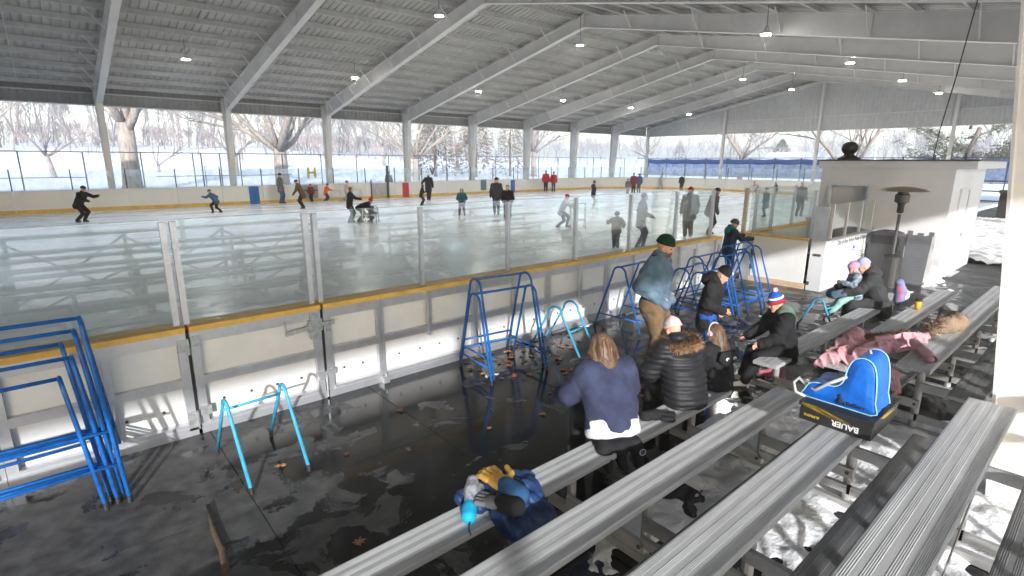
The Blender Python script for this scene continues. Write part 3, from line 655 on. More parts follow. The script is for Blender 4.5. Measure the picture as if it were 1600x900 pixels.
# ================================================================ outside
tz = lambda x, y: float(terrain_z(x, y))
iron = mat('fence_iron', (.16, .16, .165), .55, var=.1)
fe = thing('chain_link_fence', (15, 44, .4), 'tall grey pipe fence across the snow beyond the far boards', 'fence')
fx_ = np.arange(-10, 58, 3.05)
for x in fx_:
    part('post', MB().tube([(x, 44, tz(x, 44)-.2), (x, 44, 3.35)], .04, 6), iron, fe)
part('top_rail', MB().tube([(-10, 44, 3.32), (57, 44, 3.32)], .03, 6), iron, fe)
for a, b in ((-6, 2.2), (6, 15), (29, 33)): part('mid_rail', MB().tube([(a, 44.02, 1.75), (b, 44.02, 1.75)], .024, 6), iron, fe)
gt2 = thing('fence_gate', (9.4, 43.9, .5), 'small pipe gate set in the tall fence beyond the boards', 'gate')
for a in (8.8, 10.0): part('post', MB().tube([(a, 43.9, .2), (a, 43.9, 3.3)], .045, 6), iron, gt2)
part('leaf_frame', MB().tube([(8.95, 43.88, .55), (8.95, 43.88, 2.4), (9.85, 43.88, 2.4), (9.85, 43.88, .55)], .03, 6, closed=True), iron, gt2)
bf = thing('blue_screened_fence', (58, 30, .3), 'long fence with faded blue windscreen beyond the end of the rink', 'fence')
bs = glass('blue_screen', (.40, .50, .72), .45)
solid = mat('blue_fabric', (.10, .17, .42), .8, var=.1)
ys_ = np.arange(2, 43.5, 2.6)
for y in ys_: part('post', MB().tube([(58, y, .0), (58, y, 3.35)], .05, 6), mat('navy_post', (.05, .07, .13), .5) if 'navy_post' not in bpy.data.materials else bpy.data.materials['navy_post'], bf)
for i in range(len(ys_)-1):
    part('screen_panel', MB().box(58.06, 58.07, ys_[i]+.03, ys_[i+1]-.03, 1.35, 2.75), bs, bf)
    z0 = 2.76; zz = 3.3-.12*(i % 3 == 1)
    part('rolled_screen', MB().tube([(58.0, ys_[i], 2.95), (58.0, (ys_[i]+ys_[i+1])/2, 2.88), (58.0, ys_[i+1], 2.95)], .26, 8), solid, bf, True)
part('mid_rail', MB().tube([(58, 2, 1.3), (58, 42.6, 1.3)], .035, 6), bpy.data.materials['navy_post'], bf)
part('top_rail', MB().tube([(58, 2, 3.3), (58, 42.6, 3.3)], .035, 6), bpy.data.materials['navy_post'], bf)
# ---- bare trees
def grow(seg, p, d, L, r, lev, rg, maxlev, spread=.6, up=.12, nseg=4):
    pts = [p]; rs = [r]; dd = d.copy()
    for i in range(nseg):
        dd = (dd+Vector((rg.gauss(0, .13), rg.gauss(0, .13), rg.gauss(0, .10)+up*.35))).normalized()
        pts.append(pts[-1]+dd*(L/nseg)); rs.append(r*(1-.55*(i+1)/nseg))
    seg.append((pts, rs, lev))
    if lev >= maxlev: return
    n = rg.randint(3, 4) if lev else rg.randint(4, 6)
    for k in range(n):
        t = rg.uniform(.35, 1.0) if lev else rg.uniform(.45, 1.0); j = min(nseg-1, int(t*nseg)); q = pts[j].lerp(pts[j+1], t*nseg-j)
        ax = Vector((rg.gauss(0, 1), rg.gauss(0, 1), rg.gauss(0, .45))); ax = (ax-dd*ax.dot(dd)).normalized()
        nd = (dd*math.cos(spread)+ax*math.sin(spread)*rg.uniform(.7, 1.3)+Vector((0, 0, up))).normalized()
        grow(seg, q, nd, L*rg.uniform(.55, .8), max(.006, rs[j]*rg.uniform(.45, .62)), lev+1, rg, maxlev, spread, up, max(2, nseg-1))
bark1 = mat('pale_bark', (.33, .285, .245), .9, var=.25, vscale=3, stretch=(2, 2, .5), bump=.6, bscale=8)  # bark lightened to carry the overexposed look of the trees
bark2 = mat('grey_bark', (.30, .26, .25), .9, var=.2, vscale=2)
bark3 = mat('dark_bark', (.17, .145, .13), .9, var=.25, vscale=2)
def bare_tree(label, x, y, h, r, seed, maxlev=4, lean=(0, 0), spread=.6, first=None, m=bark1, trunkf=.34, limbs=None):
    rg = random.Random(seed); z = tz(x, y)-.15; t = thing('bare_tree', (x, y, z), label, 'tree', 'bare winter trees around the rink')
    p = Vector((x, y, z)); th = h*trunkf; d = Vector((lean[0], lean[1], 1)).normalized()
    tp = [p, p+d*th*.12, p+d*th*.5+Vector((rg.gauss(0, .05), rg.gauss(0, .05), 0)), p+d*th]
    part('trunk', MB().tube(tp, [r*1.35, r*1.05, r*.92, r*.85], 12), m, t, True)
    seg = []; nl = limbs or rg.randint(4, 6)
    for k in range(nl):
        a = 2*math.pi*(k+rg.uniform(-.3, .3))/nl; el = rg.uniform(.45, 1.1)
        nd = Vector((math.cos(a)*math.sin(el), math.sin(a)*math.sin(el), math.cos(el)))
        grow(seg, tp[3]-d*th*rg.uniform(0, .14), nd, (h-th)*rg.uniform(.5, .72), r*rg.uniform(.38, .6), 1, rg, maxlev, spread)
    big = [s for s in seg if s[2] == 1]; rest = [s for s in seg if s[2] > 1]
    for pts, rs, lv in big: part('limb', MB().tube(pts, rs, 7), m, t, True)
    mb = MB()
    for pts, rs, lv in rest: mb.tube(pts, rs, 4 if lv < 3 else 3, False)
    part('crown', mb, m, t); return t
bare_tree('thick pale trunked bare tree rising behind the boards next to the fence', 5.2, 50, 15, .62, 3, 4, (.02, 0))
bare_tree('big bare tree with many spreading limbs from a short trunk on the snow', 16.6, 51, 15, .62, 5, 4, (-.02, 0), .62, limbs=8, trunkf=.24)
bare_tree('slender forked bare tree standing in front of the conifers', 33.5, 56, 13, .38, 8, 4, (0, 0), .5, limbs=7, trunkf=.2)
bare_tree('bare tree with fine dark twigs near the blue screened fence', 58, 62, 12, .45, 12, 4, (0, 0), .55, m=bark2, limbs=7, trunkf=.34)
bare_tree('small crooked bare tree on the snow slope', 1.0, 66, 7, .22, 21, 3, (-.15, 0), .6, m=bark2)
bare_tree('small twin stemmed bare tree on the snow slope', 10.0, 72, 7, .2, 22, 3, (.1, 0), .6, m=bark2, trunkf=.12, limbs=3)
bare_tree('small bare tree with ring of bare soil on the snow slope', 17.0, 68, 9, .3, 24, 4, (.05, 0), .6, m=bark2, trunkf=.25)
bare_tree('pale bare tree with bark showing behind the end fence', 68, 34, 12, .34, 31, 4, (0, 0), .5, limbs=6, trunkf=.3)
bare_tree('bare tree with two thick leaning limbs behind the kiosk roof', 64, 20.5, 12, .42, 35, 4, (0, .0), .7, m=bark1, trunkf=.16, limbs=5)
for k, (x, y, h) in enumerate(((26, 78, 11), (44, 84, 11), (52, 74, 10), (84, 60, 11), (92, 46, 12), (100, 70, 12), (-4, 88, 12), (24, 92, 12))):
    bare_tree(('grey bare tree standing at the foot of the wooded slope', 'grey bare tree out on the open snow past the end fence')[x > 60], x, y, h, .25, 50+k, 3, (0, 0), .6, m=bark2)
# ---- conifers
needle = mat('conifer_needles', (.10, .115, .085), .8, var=.3, vscale=1.5); needle2 = mat('brown_conifer_needles', (.26, .21, .16), .85, var=.25, vscale=1.5)
def conifer(label, x, y, h, rad, seed, m=needle, n=1500, base=.08, name='conifer'):
    rg = random.Random(seed); z = tz(x, y)-.1; t = thing(name, (x, y, z), label, 'tree', 'conifers beyond the rink')
    part('trunk', MB().tube([(x, y, z), (x, y, z+h*.5), (x, y, z+h)], [h*.018, h*.012, .02], 8), bark3, t, True)
    mb = MB()
    for i in range(n):
        u = rg.random()**.75; zz = z+h*(base+(1-base)*u); rr = rad*(1-u)**.85*rg.uniform(.35, 1.08)+.08; a = rg.uniform(0, 6.283)
        cx, cy = x+rr*math.cos(a), y+rr*math.sin(a); s = rg.uniform(.5, 1.0)*(.22+rad*.09)*(1.15-.5*u)
        o = Vector((math.cos(a), math.sin(a), -.35+rg.gauss(0, .15))).normalized(); w = Vector((-math.sin(a), math.cos(a), rg.gauss(0, .3)))
        c = Vector((cx, cy, zz-.2*rr))
        for q in range(3):
            ww = (w+Vector((rg.gauss(0, .5), rg.gauss(0, .5), rg.gauss(0, .4)))).normalized(); oo = (o+Vector((rg.gauss(0, .3), rg.gauss(0, .3), rg.gauss(0, .25)))).normalized()
            mb.add([c-ww*s*.14, c+ww*s*.14, c+oo*s+ww*s*.05, c+oo*s*.8-ww*s*.1], [(0, 1, 2, 3)])
    part('crown', mb, m, t); return t
conifer('broad brownish conifer behind the slender forked bare tree', 40, 62, 12, 3.6, 1, needle2, 2200)
conifer('tall brown tinged conifer seen between two far columns', 46, 61, 13, 3.2, 2, needle2, 2200)
conifer('brown tinged conifer beside the bare tree at the end of the far boards', 54, 63, 11, 2.6, 3, needle2, 1500)
conifer('small dark green conifer far past the kiosk roof', 150, 33, 9.5, 3.0, 5, needle, 900)
conifer('narrow little green conifer far past the kiosk roof', 165, 27.0, 7.5, 1.6, 6, needle, 600)
conifer('rounded green tree beside the cream building', 140, 60, 8, 5, 7, mat('olive_needles', (.11, .12, .06), .85, var=.2), 1200, .02)
for k, (x, y) in enumerate(((120, 76), (130, 68), (150, 52))): conifer('grey green conifer in the far treeline past the end fence', x, y, 8+k, 2.4, 60+k, needle, 500)
# pine with spreading boughs behind the gable (dark trunk and olive tufts)
def pine(label, x, y, h, seed):
    rg = random.Random(seed); z = tz(x, y); t = thing('pine_tree', (x, y, z), label, 'tree', 'conifers beyond the rink')
    seg = []; p = Vector((x, y, z))
    part('trunk', MB().tube([p, p+Vector((.1, .2, 1.4)), p+Vector((.2, -.2, 3.2)), p+Vector((.1, -.8, 6.0))], [.42, .34, .28, .16], 10), bark3, t, True)
    for k in range(16):
        a = rg.uniform(0, 6.283); q = p+Vector((.1, -.1, rg.uniform(1.2, 6.2)))
        grow(seg, q, Vector((math.cos(a), math.sin(a), rg.uniform(0, .5))).normalized(), rg.uniform(3, 5.2), .12, 2, rg, 3, .5, .05)
    mb = MB(); lf = MB()
    for pts, rs, lv in seg:
        mb.tube(pts, rs, 4, False)
        for q in range(34 if lv >= 2 else 8):
            i = rg.randint(0, len(pts)-2); c = pts[i].lerp(pts[i+1], rg.random())+Vector((rg.gauss(0, .3), rg.gauss(0, .3), rg.gauss(.05, .2)))
            for w in range(3):
                o = Vector((rg.gauss(0, 1), rg.gauss(0, 1), rg.gauss(.2, .6))).normalized(); s_ = o.orthogonal().normalized()*.035
                lf.add([c-s_, c+s_, c+o*rg.uniform(.25, .45)], [(0, 1, 2)])
    part('limb', mb, bark3, t); part('crown', lf, mat('pine_needles', (.13, .135, .085), .8, var=.3, vscale=1), t); return t
pine('large spreading pine with dark trunk behind the gable end', 66, 11.5, 9, 4)
# ---- far woods: one mass
def woods(name, spots, m, seed, h0, h1, low=.62):
    rg = random.Random(seed); mb = MB()
    for x, y in spots:
        seg = []; z = tz(x, y)-.3; h = rg.uniform(h0, h1)
        grow(seg, Vector((x, y, z)), Vector((rg.gauss(0, .05), rg.gauss(0, .05), 1)).normalized(), h*low, h*.014, 0, rg, 3, .5, .16, 4)
        for pts, rs, lv in seg: mb.tube(pts, [max(q*.9, .03) for q in rs], 3, False)
    o = obj(name, mb.mesh(), m); OFF[o.name] = (0, 0, 0); tag(o, 'hazy grey mass of bare woodland along the skyline', 'woods', None, 'stuff'); return o
rg = random.Random(99)
woods('bare_woods', [(rg.uniform(-45, 70), rg.uniform(100, 165)) for _ in range(210)], mat('far_bark', (.33, .285, .28), .95, var=.1, vscale=.2), 1, 9, 17)  # light bark colour stands in for fading with distance
o = woods('brush', [(rg.uniform(-50, 75), rg.uniform(98, 150)) for _ in range(230)], mat('brush_twigs', (.40, .345, .34), .95, var=.12, vscale=.2), 7, 5, 9, .30); o['label'] = 'pinkish grey leafless brush at the foot of the bare woodland'
o = woods('distant_woods', [(rg.uniform(95, 330), rg.uniform(-10, 260)) for _ in range(170)], mat('far_bark_grey', (.30, .275, .285), .95, var=.08, vscale=.1), 2, 7, 12)
o['label'] = 'low pale band of distant bare trees past the end fence'
o = woods('slope_woods', [(rg.uniform(70, 160), rg.uniform(110, 260)) for _ in range(80)], bpy.data.materials['far_bark_grey'], 3, 9, 15); o['label'] = 'pale bare woodland behind the conifers and the fence corner'
# ---- far houses
def house(label, x, y, lx, ly, hz, mw_, mr_):
    z = tz(x, y)-.2; t = thing('house', (x, y, z), label, 'house')
    part('wall', MB().box(x-lx/2, x+lx/2, y-ly/2, y+ly/2, z, z+hz), mw_, t)
    rf = part('roof', MB().prism([(x-lx/2-.4, z+hz), (x+lx/2+.4, z+hz), (x, z+hz+lx*.28)], 'y', y-ly/2-.4, y+ly/2+.4), mr_, t)
    for k in range(3):
        yy = y-ly/2+ly*(k+.5)/3; w_ = part('window', MB().box(x-lx/2-.03, x-lx/2-.002, yy-.55, yy+.55, z+1, z+2.2), MT['white'], t)
        part('pane', MB().box(x-lx/2-.05, x-lx/2-.031, yy-.45, yy+.45, z+1.1, z+2.1), MT['dgrey'], w_)
        xx = x-lx/2+lx*(k+.5)/3; w_ = part('window', MB().box(xx-.5, xx+.5, y-ly/2-.03, y-ly/2-.002, z+1, z+2.2), MT['white'], t)
        part('pane', MB().box(xx-.4, xx+.4, y-ly/2-.05, y-ly/2-.031, z+1.1, z+2.1), MT['dgrey'], w_)
cw = mat('cream_wall', (.62, .52, .36), .8); dr_ = mat('snowy_roof', (.66, .66, .68), .8)
house('cream low building with pale roof beyond the blue fence', 138, 55, 9, 13, 2.6, cw, dr_)
for x, y in ((120, 34), (118, 16)):
    t = thing('light_pole', (x, y, 0), 'tall pale floodlight pole far out in the park', 'light pole', 'floodlight poles in the park')
    part('pole', MB().tube([(x, y, 0), (x, y, 8.2)], .14, 8), MT['steel'], t); part('head', MB().box(x-.2, x+.2, y-1.4, y+1.4, 8.0, 8.5), MT['steel'], t)

# ================================================================ air
hz = MB().box(-520, 920, -420, 920, -3, 26)
o = obj('haze', hz.mesh(), None); OFF[o.name] = (0, 0, 0); o['kind'] = 'stuff'; o['label'] = 'thin pale winter haze over the whole park'
hm = bpy.data.materials.new('haze'); hm.use_nodes = True; hn = hm.node_tree.nodes
for n_ in list(hn): hn.remove(n_)
ho = hn.new('ShaderNodeOutputMaterial'); hv_ = hn.new('ShaderNodeVolumePrincipled'); hv_.inputs['Color'].default_value = (.97, .955, .935, 1); hv_.inputs['Density'].default_value = .0026; hv_.inputs['Anisotropy'].default_value = .2
hm.node_tree.links.new(hv_.outputs[0], ho.inputs['Volume']); o.data.materials.append(hm)
# ================================================================ soft bodies: small signed-distance mesher
class SDF:
    def __init__(s): s.p = []; s.c = []; s.d = None
    def cap(s, a, b, ra, rb=None, k=None): s.p.append(('c', np.array(a, float), np.array(b, float), ra, ra if rb is None else rb, k)); return s
    def chain(s, pts, rs, k=None):
        for i in range(len(pts)-1): s.cap(pts[i], pts[i+1], rs[i], rs[i+1], k)
        return s
    def ell(s, c, r, ax=None, k=None): s.p.append(('e', np.array(c, float), np.array(r, float), np.array(ax, float) if ax is not None else np.eye(3), 0, k)); return s
    def cut(s, p, n): s.c.append((np.array(p, float), np.array(n, float)/np.linalg.norm(n))); return s
    def mesh(s, h=.012, k=.02, disp=None):
        lo = np.full(3, 1e9); hi = -lo; bb = []
        for q in s.p:
            if q[0] == 'c':
                m = max(q[3], q[4]); l_ = np.minimum(q[1], q[2])-m; h_ = np.maximum(q[1], q[2])+m
            else: m = q[2].max(); l_, h_ = q[1]-m, q[1]+m
            bb.append((l_, h_)); lo = np.minimum(lo, l_); hi = np.maximum(hi, h_)
        lo = lo-3*h; n = np.ceil((hi+3*h-lo)/h).astype(int)+1
        D = np.full(n, .2, np.float32); ax = [lo[i]+h*np.arange(n[i]) for i in range(3)]
        for q, (l_, h_) in zip(s.p, bb):
            kk = q[5] if q[5] is not None else k; mg = kk+2*h+.012
            i0 = np.clip(np.floor((l_-mg-lo)/h).astype(int), 0, n-1); i1 = np.clip(np.ceil((h_+mg-lo)/h).astype(int)+1, 1, n)
            X = ax[0][i0[0]:i1[0], None, None]; Y = ax[1][None, i0[1]:i1[1], None]; Z = ax[2][None, None, i0[2]:i1[2]]
            if q[0] == 'c':
                a, b = q[1], q[2]; d = b-a; dd = max(d@d, 1e-9)
                t = np.clip(((X-a[0])*d[0]+(Y-a[1])*d[1]+(Z-a[2])*d[2])/dd, 0, 1)
                v = np.sqrt((X-a[0]-t*d[0])**2+(Y-a[1]-t*d[1])**2+(Z-a[2]-t*d[2])**2)-(q[3]+(q[4]-q[3])*t)
            else:
                c, r, A = q[1], q[2], q[3]; u = [((X-c[0])*A[i][0]+(Y-c[1])*A[i][1]+(Z-c[2])*A[i][2])/r[i] for i in range(3)]
                rr = np.sqrt(u[0]**2+u[1]**2+u[2]**2)+1e-6; g_ = np.sqrt((u[0]/r[0])**2+(u[1]/r[1])**2+(u[2]/r[2])**2)+1e-6
                v = rr*(rr-1)/g_
            sl = tuple(slice(i0[i], i1[i]) for i in range(3)); o = D[sl]
            e = np.clip(.5+.5*(o-v)/max(kk, 1e-6), 0, 1); D[sl] = (o*(1-e)+v*e-kk*e*(1-e)).astype(np.float32)
        X, Y, Z = ax[0][:, None, None], ax[1][None, :, None], ax[2][None, None, :]
        for p, nn in s.c: D = np.maximum(D, (X-p[0])*nn[0]+(Y-p[1])*nn[1]+(Z-p[2])*nn[2])
        if disp: D = D+disp(X, Y, Z)
        return surf(D, lo, h)
def surf(D, lo, h):
    S = D < 0; nx, ny, nz = D.shape
    cs = [(i, j, k) for i in (0, 1) for j in (0, 1) for k in (0, 1)]
    V = lambda A, i, j, k: A[i:nx-1+i, j:ny-1+j, k:nz-1+k]
    cnt = sum(V(S, *c).astype(np.int8) for c in cs); act = (cnt > 0) & (cnt < 8)
    idx = np.argwhere(act); ids = -np.ones(act.shape, np.int64); ids[act] = np.arange(len(idx))
    acc = np.zeros((len(idx), 3)); num = np.zeros(len(idx))
    vals = {c: D[idx[:, 0]+c[0], idx[:, 1]+c[1], idx[:, 2]+c[2]] for c in cs}
    for a in cs:
        for d in range(3):
            if a[d]: continue
            b = list(a); b[d] = 1; b = tuple(b); va, vb = vals[a], vals[b]; m = (va < 0) != (vb < 0)
            t = np.where(m, va/np.where(m, va-vb, 1), 0)
            for q in range(3): acc[:, q] += np.where(m, a[q]+(t if q == d else 0), 0)
            num += m
    v = (idx+acc/num[:, None])*h+lo; F = []
    for d in range(3):
        o = [q for q in range(3) if q != d]; sl0 = [slice(None)]*3; sl1 = [slice(None)]*3
        sl0[d] = slice(0, -1); sl1[d] = slice(1, None); a, b = S[tuple(sl0)], S[tuple(sl1)]
        for flip, m in ((False, a & ~b), (True, ~a & b)):
            e = np.argwhere(m)
            ok = (e[:, o[0]] > 0) & (e[:, o[1]] > 0) & (e[:, o[0]] < D.shape[o[0]]-1) & (e[:, o[1]] < D.shape[o[1]]-1); e = e[ok]
            q = []
            for du, dv in ((0, 0), (-1, 0), (-1, -1), (0, -1)):
                f = e.copy(); f[:, o[0]] += du; f[:, o[1]] += dv; q.append(ids[f[:, 0], f[:, 1], f[:, 2]])
            q = np.stack(q, 1)
            if flip != (d == 1): q = q[:, ::-1]
            F.append(q)
    m = MB(); m.v = v.tolist(); m.f = np.concatenate(F).tolist(); return m
def wob(amp, f, seed=0., zf=1.):
    def d(X, Y, Z):
        return amp*(np.sin(f*X+1.7*np.sin(f*.6*Y+seed)+f*.8*zf*Z)+np.sin(f*.9*Y+1.3*np.sin(f*.7*zf*Z+seed*2)-f*.5*X)+np.sin(f*1.1*zf*Z+1.9*np.sin(f*.5*X+seed*3)))/3
    return d
def fold(amp, f, seed=0.):
    def d(X, Y, Z):
        a = np.abs(np.sin(f*(X*.8+.35*Y)+2.1*np.sin(f*.45*Y+seed)+f*.5*Z)); b = np.abs(np.sin(f*(.9*Y-.3*X)+1.9*np.sin(f*.5*X+seed)-f*.6*Z))
        return amp*(np.minimum(a, b)**.7-.45)
    return d
def quilt(amp, pitch, z0=0., dirv=(0, 0, 1), w=None):
    def d(X, Y, Z):
        t = (X*dirv[0]+Y*dirv[1]+Z*dirv[2]-z0)/pitch
        r = -amp*(np.abs(np.sin(math.pi*t))**.6-.5)
        return r+(w(X, Y, Z) if w else 0)
    return d
# ---------------------------------------------------------------- figures
def fab(name, c, rough=.85, var=.15, vs=8., bump=.3, bs=120., **k): return mat(name, c, rough, 0, var, vs, bump, bs, .25, **k)
CL = dict(black=fab('black_cloth', (.016, .016, .018)), charcoal=fab('charcoal_cloth', (.045, .046, .05)), navy=fab('navy_fleece', (.042, .05, .098), .95, bump=.5, bs=220),
 denim=fab('denim_blue', lin((104, 124, 140)), .9, col2=lin((70, 92, 112)), vs=5.), tan=fab('tan_canvas', lin((116, 94, 70)), .9, vs=5), green=fab('green_knit', lin((30, 62, 44)), .95, bump=.7, bs=160),
 pinkgrey=fab('pale_pink_knit', lin((208, 190, 190)), .95, bump=.6, bs=150), lav=fab('lavender_knit', lin((172, 172, 214)), .95, bump=.6, bs=150), red=fab('red_cloth', (.42, .02, .03)), maroon=fab('maroon_cloth', (.2, .03, .045)),
 grey=fab('grey_cloth', (.14, .145, .15)), lgrey=fab('light_grey_cloth', (.42, .43, .44)), white=fab('white_cloth', (.75, .75, .77)), bluej=fab('blue_jeans', (.05, .10, .20)), royal=fab('royal_blue_cloth', (.02, .09, .38)),
 teal=fab('teal_cloth', (.02, .12, .15)), orange=fab('orange_cloth', (.70, .13, .03)), pink=fab('pink_cloth', lin((205, 150, 162))), magenta=fab('plum_cloth', (.20, .06, .12)), olive=fab('olive_cloth', (.09, .11, .06)), navyj=fab('navy_cloth', (.025, .04, .075)),
 mint=fab('mint_cloth', lin((150, 190, 180))), brown=fab('brown_cloth', (.10, .06, .04)), sage=fab('sage_fleece', lin((92, 108, 98))), puff=fab('black_puffer', (.018, .018, .021), .5, bump=.2, bs=60), navyp=fab('navy_puffer', (.018, .045, .13), .45, bump=.25, bs=50), rose=fab('rose_nylon', lin((206, 156, 164)), .55, bump=.2, bs=40))
SKIN = mat('skin', lin((214, 160, 136)), .55, var=.06, vscale=30, spec=.35)
HAIR = {k: mat(k+'_hair', c, .55, var=.35, vscale=14, stretch=(3, 3, .6), bump=.5, bscale=60, col2=c2) for k, c, c2 in (('brown', (.10, .055, .03), (.20, .12, .06)), ('dark', (.03, .02, .015), (.05, .035, .025)), ('blond', (.07, .04, .022), (.17, .10, .05)), ('beard', (.09, .07, .06), (.17, .14, .125)))}
SKATE = mat('skate_boot', (.02, .02, .022), .4, var=.15); SKATEW = mat('white_skate_boot', (.7, .68, .66), .5, var=.06); BLADE = mat('skate_blade', (.6, .6, .62), .25, metal=.9)
def nrm(v): v = np.array(v, float); return v/np.linalg.norm(v)
def ik(a, b, l1, l2, pole):
    a, b = np.array(a, float), np.array(b, float); d = b-a; L = min(np.linalg.norm(d), (l1+l2)*.999); u = d/np.linalg.norm(d)
    x = (l1*l1-l2*l2+L*L)/(2*L); y = math.sqrt(max(l1*l1-x*x, 0)); p = np.array(pole, float); p = p-u*(p@u); p = p/(np.linalg.norm(p)+1e-9)
    return a+u*x+p*y, a+u*L
def joints(h, lean=0., drop=0., feet=((0, .09), (0, -.09)), hands=(None, None), pel=None, nod=0., turn=0., side=0., footz=(0, 0), knee=(1, 0, 0), curve=0.):
    """h metres tall; local frame x forward, y left, z up"""
    k = h; J = {'k': k}
    P = np.array((0, 0, .53*k-drop)) if pel is None else np.array(pel, float)
    cl, sl = math.cos(lean), math.sin(lean)
    def tor(x, y, z): x2 = x+curve*z*z/(k*.4); return P+np.array((x2*cl+z*sl, y+side*z, -x2*sl+z*cl))
    J['P'] = P; J['C'] = tor(.01*k, 0, .21*k); J['W'] = tor(0, 0, .09*k); J['N'] = tor(0, 0, .315*k)
    for s, n in ((1, 'L'), (-1, 'R')): J['S'+n] = tor(0, s*.105*k, .275*k); J['H'+n] = P+np.array((0, s*.05*k, -.01*k))
    hd = np.array((math.sin(lean+nod)*math.cos(0), 0, math.cos(lean+nod))); J['u'] = hd
    f0 = np.array((math.cos(lean+nod), 0, -math.sin(lean+nod))); yl = np.array((0, 1., 0))
    J['f'] = f0*math.cos(turn)+yl*math.sin(turn); J['s'] = np.cross(J['u'], J['f'])
    J['h'] = J['N']+hd*.082*k+f0*.018*k
    for i, n in ((0, 'L'), (1, 'R')):
        s = 1 if i == 0 else -1
        hp = hands[i] if hands[i] is not None else (.03, .05*s, -.30)
        tgt = J['S'+n]+np.array(hp)*k; e, w = ik(J['S'+n], tgt, .165*k, .15*k, (-.7, .5*s, -.5)); J['E'+n] = e; J['A'+n] = w
        ft = feet[i]; an = np.array((ft[0], ft[1], .045*k+footz[i])); kn, an2 = ik(J['H'+n], an, .25*k, .245*k, knee); J['K'+n] = kn; J['F'+n] = an2
    return J
def place(J, x, y, z, az):
    c, s = math.cos(az), math.sin(az); Rz = np.array(((c, -s, 0), (s, c, 0), (0, 0, 1))); o = np.array((x, y, z)); out = {'k': J['k'], 'Rz': Rz, 'o': o}
    for q, v in J.items():
        if q == 'k': continue
        out[q] = Rz@v if q in 'ufs' else Rz@v+o
    return out
def head_sdf(S, J, near):
    k = J['k']/1.75*(1 if J['k'] > 1.45 else 1.1 if J['k'] > 1.2 else 1.24); c, f, s, u = J['h'], J['f'], J['s'], J['u']; A = np.array((f, s, u)); P = lambda a, b, d: c+f*a*k+s*b*k+u*d*k
    S.ell(P(-.008, 0, .03), (.098*k, .077*k, .098*k), A, .02); S.ell(P(.018, 0, -.045), (.074*k, .06*k, .075*k), A, .03)
    S.cap(J['N']-u*.03*k, P(-.015, 0, -.06), .055*k, .05*k, .02)
    S.cap(P(.088, 0, .008), P(.104, 0, -.022), .009*k, .015*k, .012)
    if near:
        S.ell(P(.07, 0, -.098), (.025*k, .03*k, .02*k), A, .02)
        for q in (1, -1): S.ell(P(-.005, .077*q, -.005), (.022*k, .012*k, .032*k), A, .006); S.ell(P(.072, .033*q, .028), (.02*k, .025*k, .01*k), A, .012); S.ell(P(.066, .04*q, -.025), (.02*k, .022*k, .022*k), A, .015)
        S.cap(P(.083, -.02, -.058), P(.083, .02, -.058), .009*k, .009*k, .008)
    return P, k
def hand_sdf(S, w, d, n, k, near, sgn):
    """w wrist, d finger direction, n palm normal"""
    d = nrm(d); n = np.array(n, float); n = nrm(n-d*(n@d)); t = np.cross(d, n)*sgn
    if not near: S.ell(w+d*.06*k, (.07*k, .04*k, .028*k), np.array((d, t, n)), .02); return
    S.ell(w+d*.05*k, (.055*k, .04*k, .022*k), np.array((d, t, n)), .012)
    for i, (o, L) in enumerate(((.03, .062), (.011, .07), (-.009, .066), (-.028, .05))):
        a = w+d*.088*k+t*o*k; b = a+(d*.9+n*.35)*L*.5*k; c = b+(d*.45+n*.9)*L*.5*k; S.chain((a, b, c), (.0095*k, .009*k, .0075*k), .003)
    a = w+d*.03*k+t*.035*k; S.chain((a, a+(d*.6+t*.7)*.035*k, a+(d*.95+t*.55+n*.35)*.062*k), (.012*k, .0105*k, .0085*k), .004)
def body_mesh(J, near, hv, glove=False, gloves=(True, True)):
    S = SDF(); k = J['k']; head_sdf(S, J, near)
    S.chain((J['P'], J['W'], J['C'], J['N']), (.06*k, .05*k, .052*k, .03*k), .02)
    for n in 'LR':
        sg = 1 if n == 'L' else -1
        S.chain((J['C']+(J['S'+n]-J['C'])*.6, J['S'+n], J['E'+n], J['A'+n]), (.03*k, .027*k, .022*k, .017*k), .02)
        S.chain((J['H'+n], J['K'+n], J['F'+n]), (.045*k, .03*k, .022*k), .02)
        d = nrm(J['A'+n]-J['E'+n]); hand_sdf(S, J['A'+n], d, J.get('pn'+n, np.cross(d, J['u'])*sg*-1+J['u']*-.3), k/1.0*.58 if k < 1.45 else k*.56, near, sg)
    return S.mesh(hv, .02)
def foot_dir(J, n):
    d = J['F'+n]-J['K'+n]; f = J['Rz']@np.array((1., 0, 0)); return nrm(np.array((f[0], f[1], 0))) if 't'+n not in J else nrm(J['t'+n])
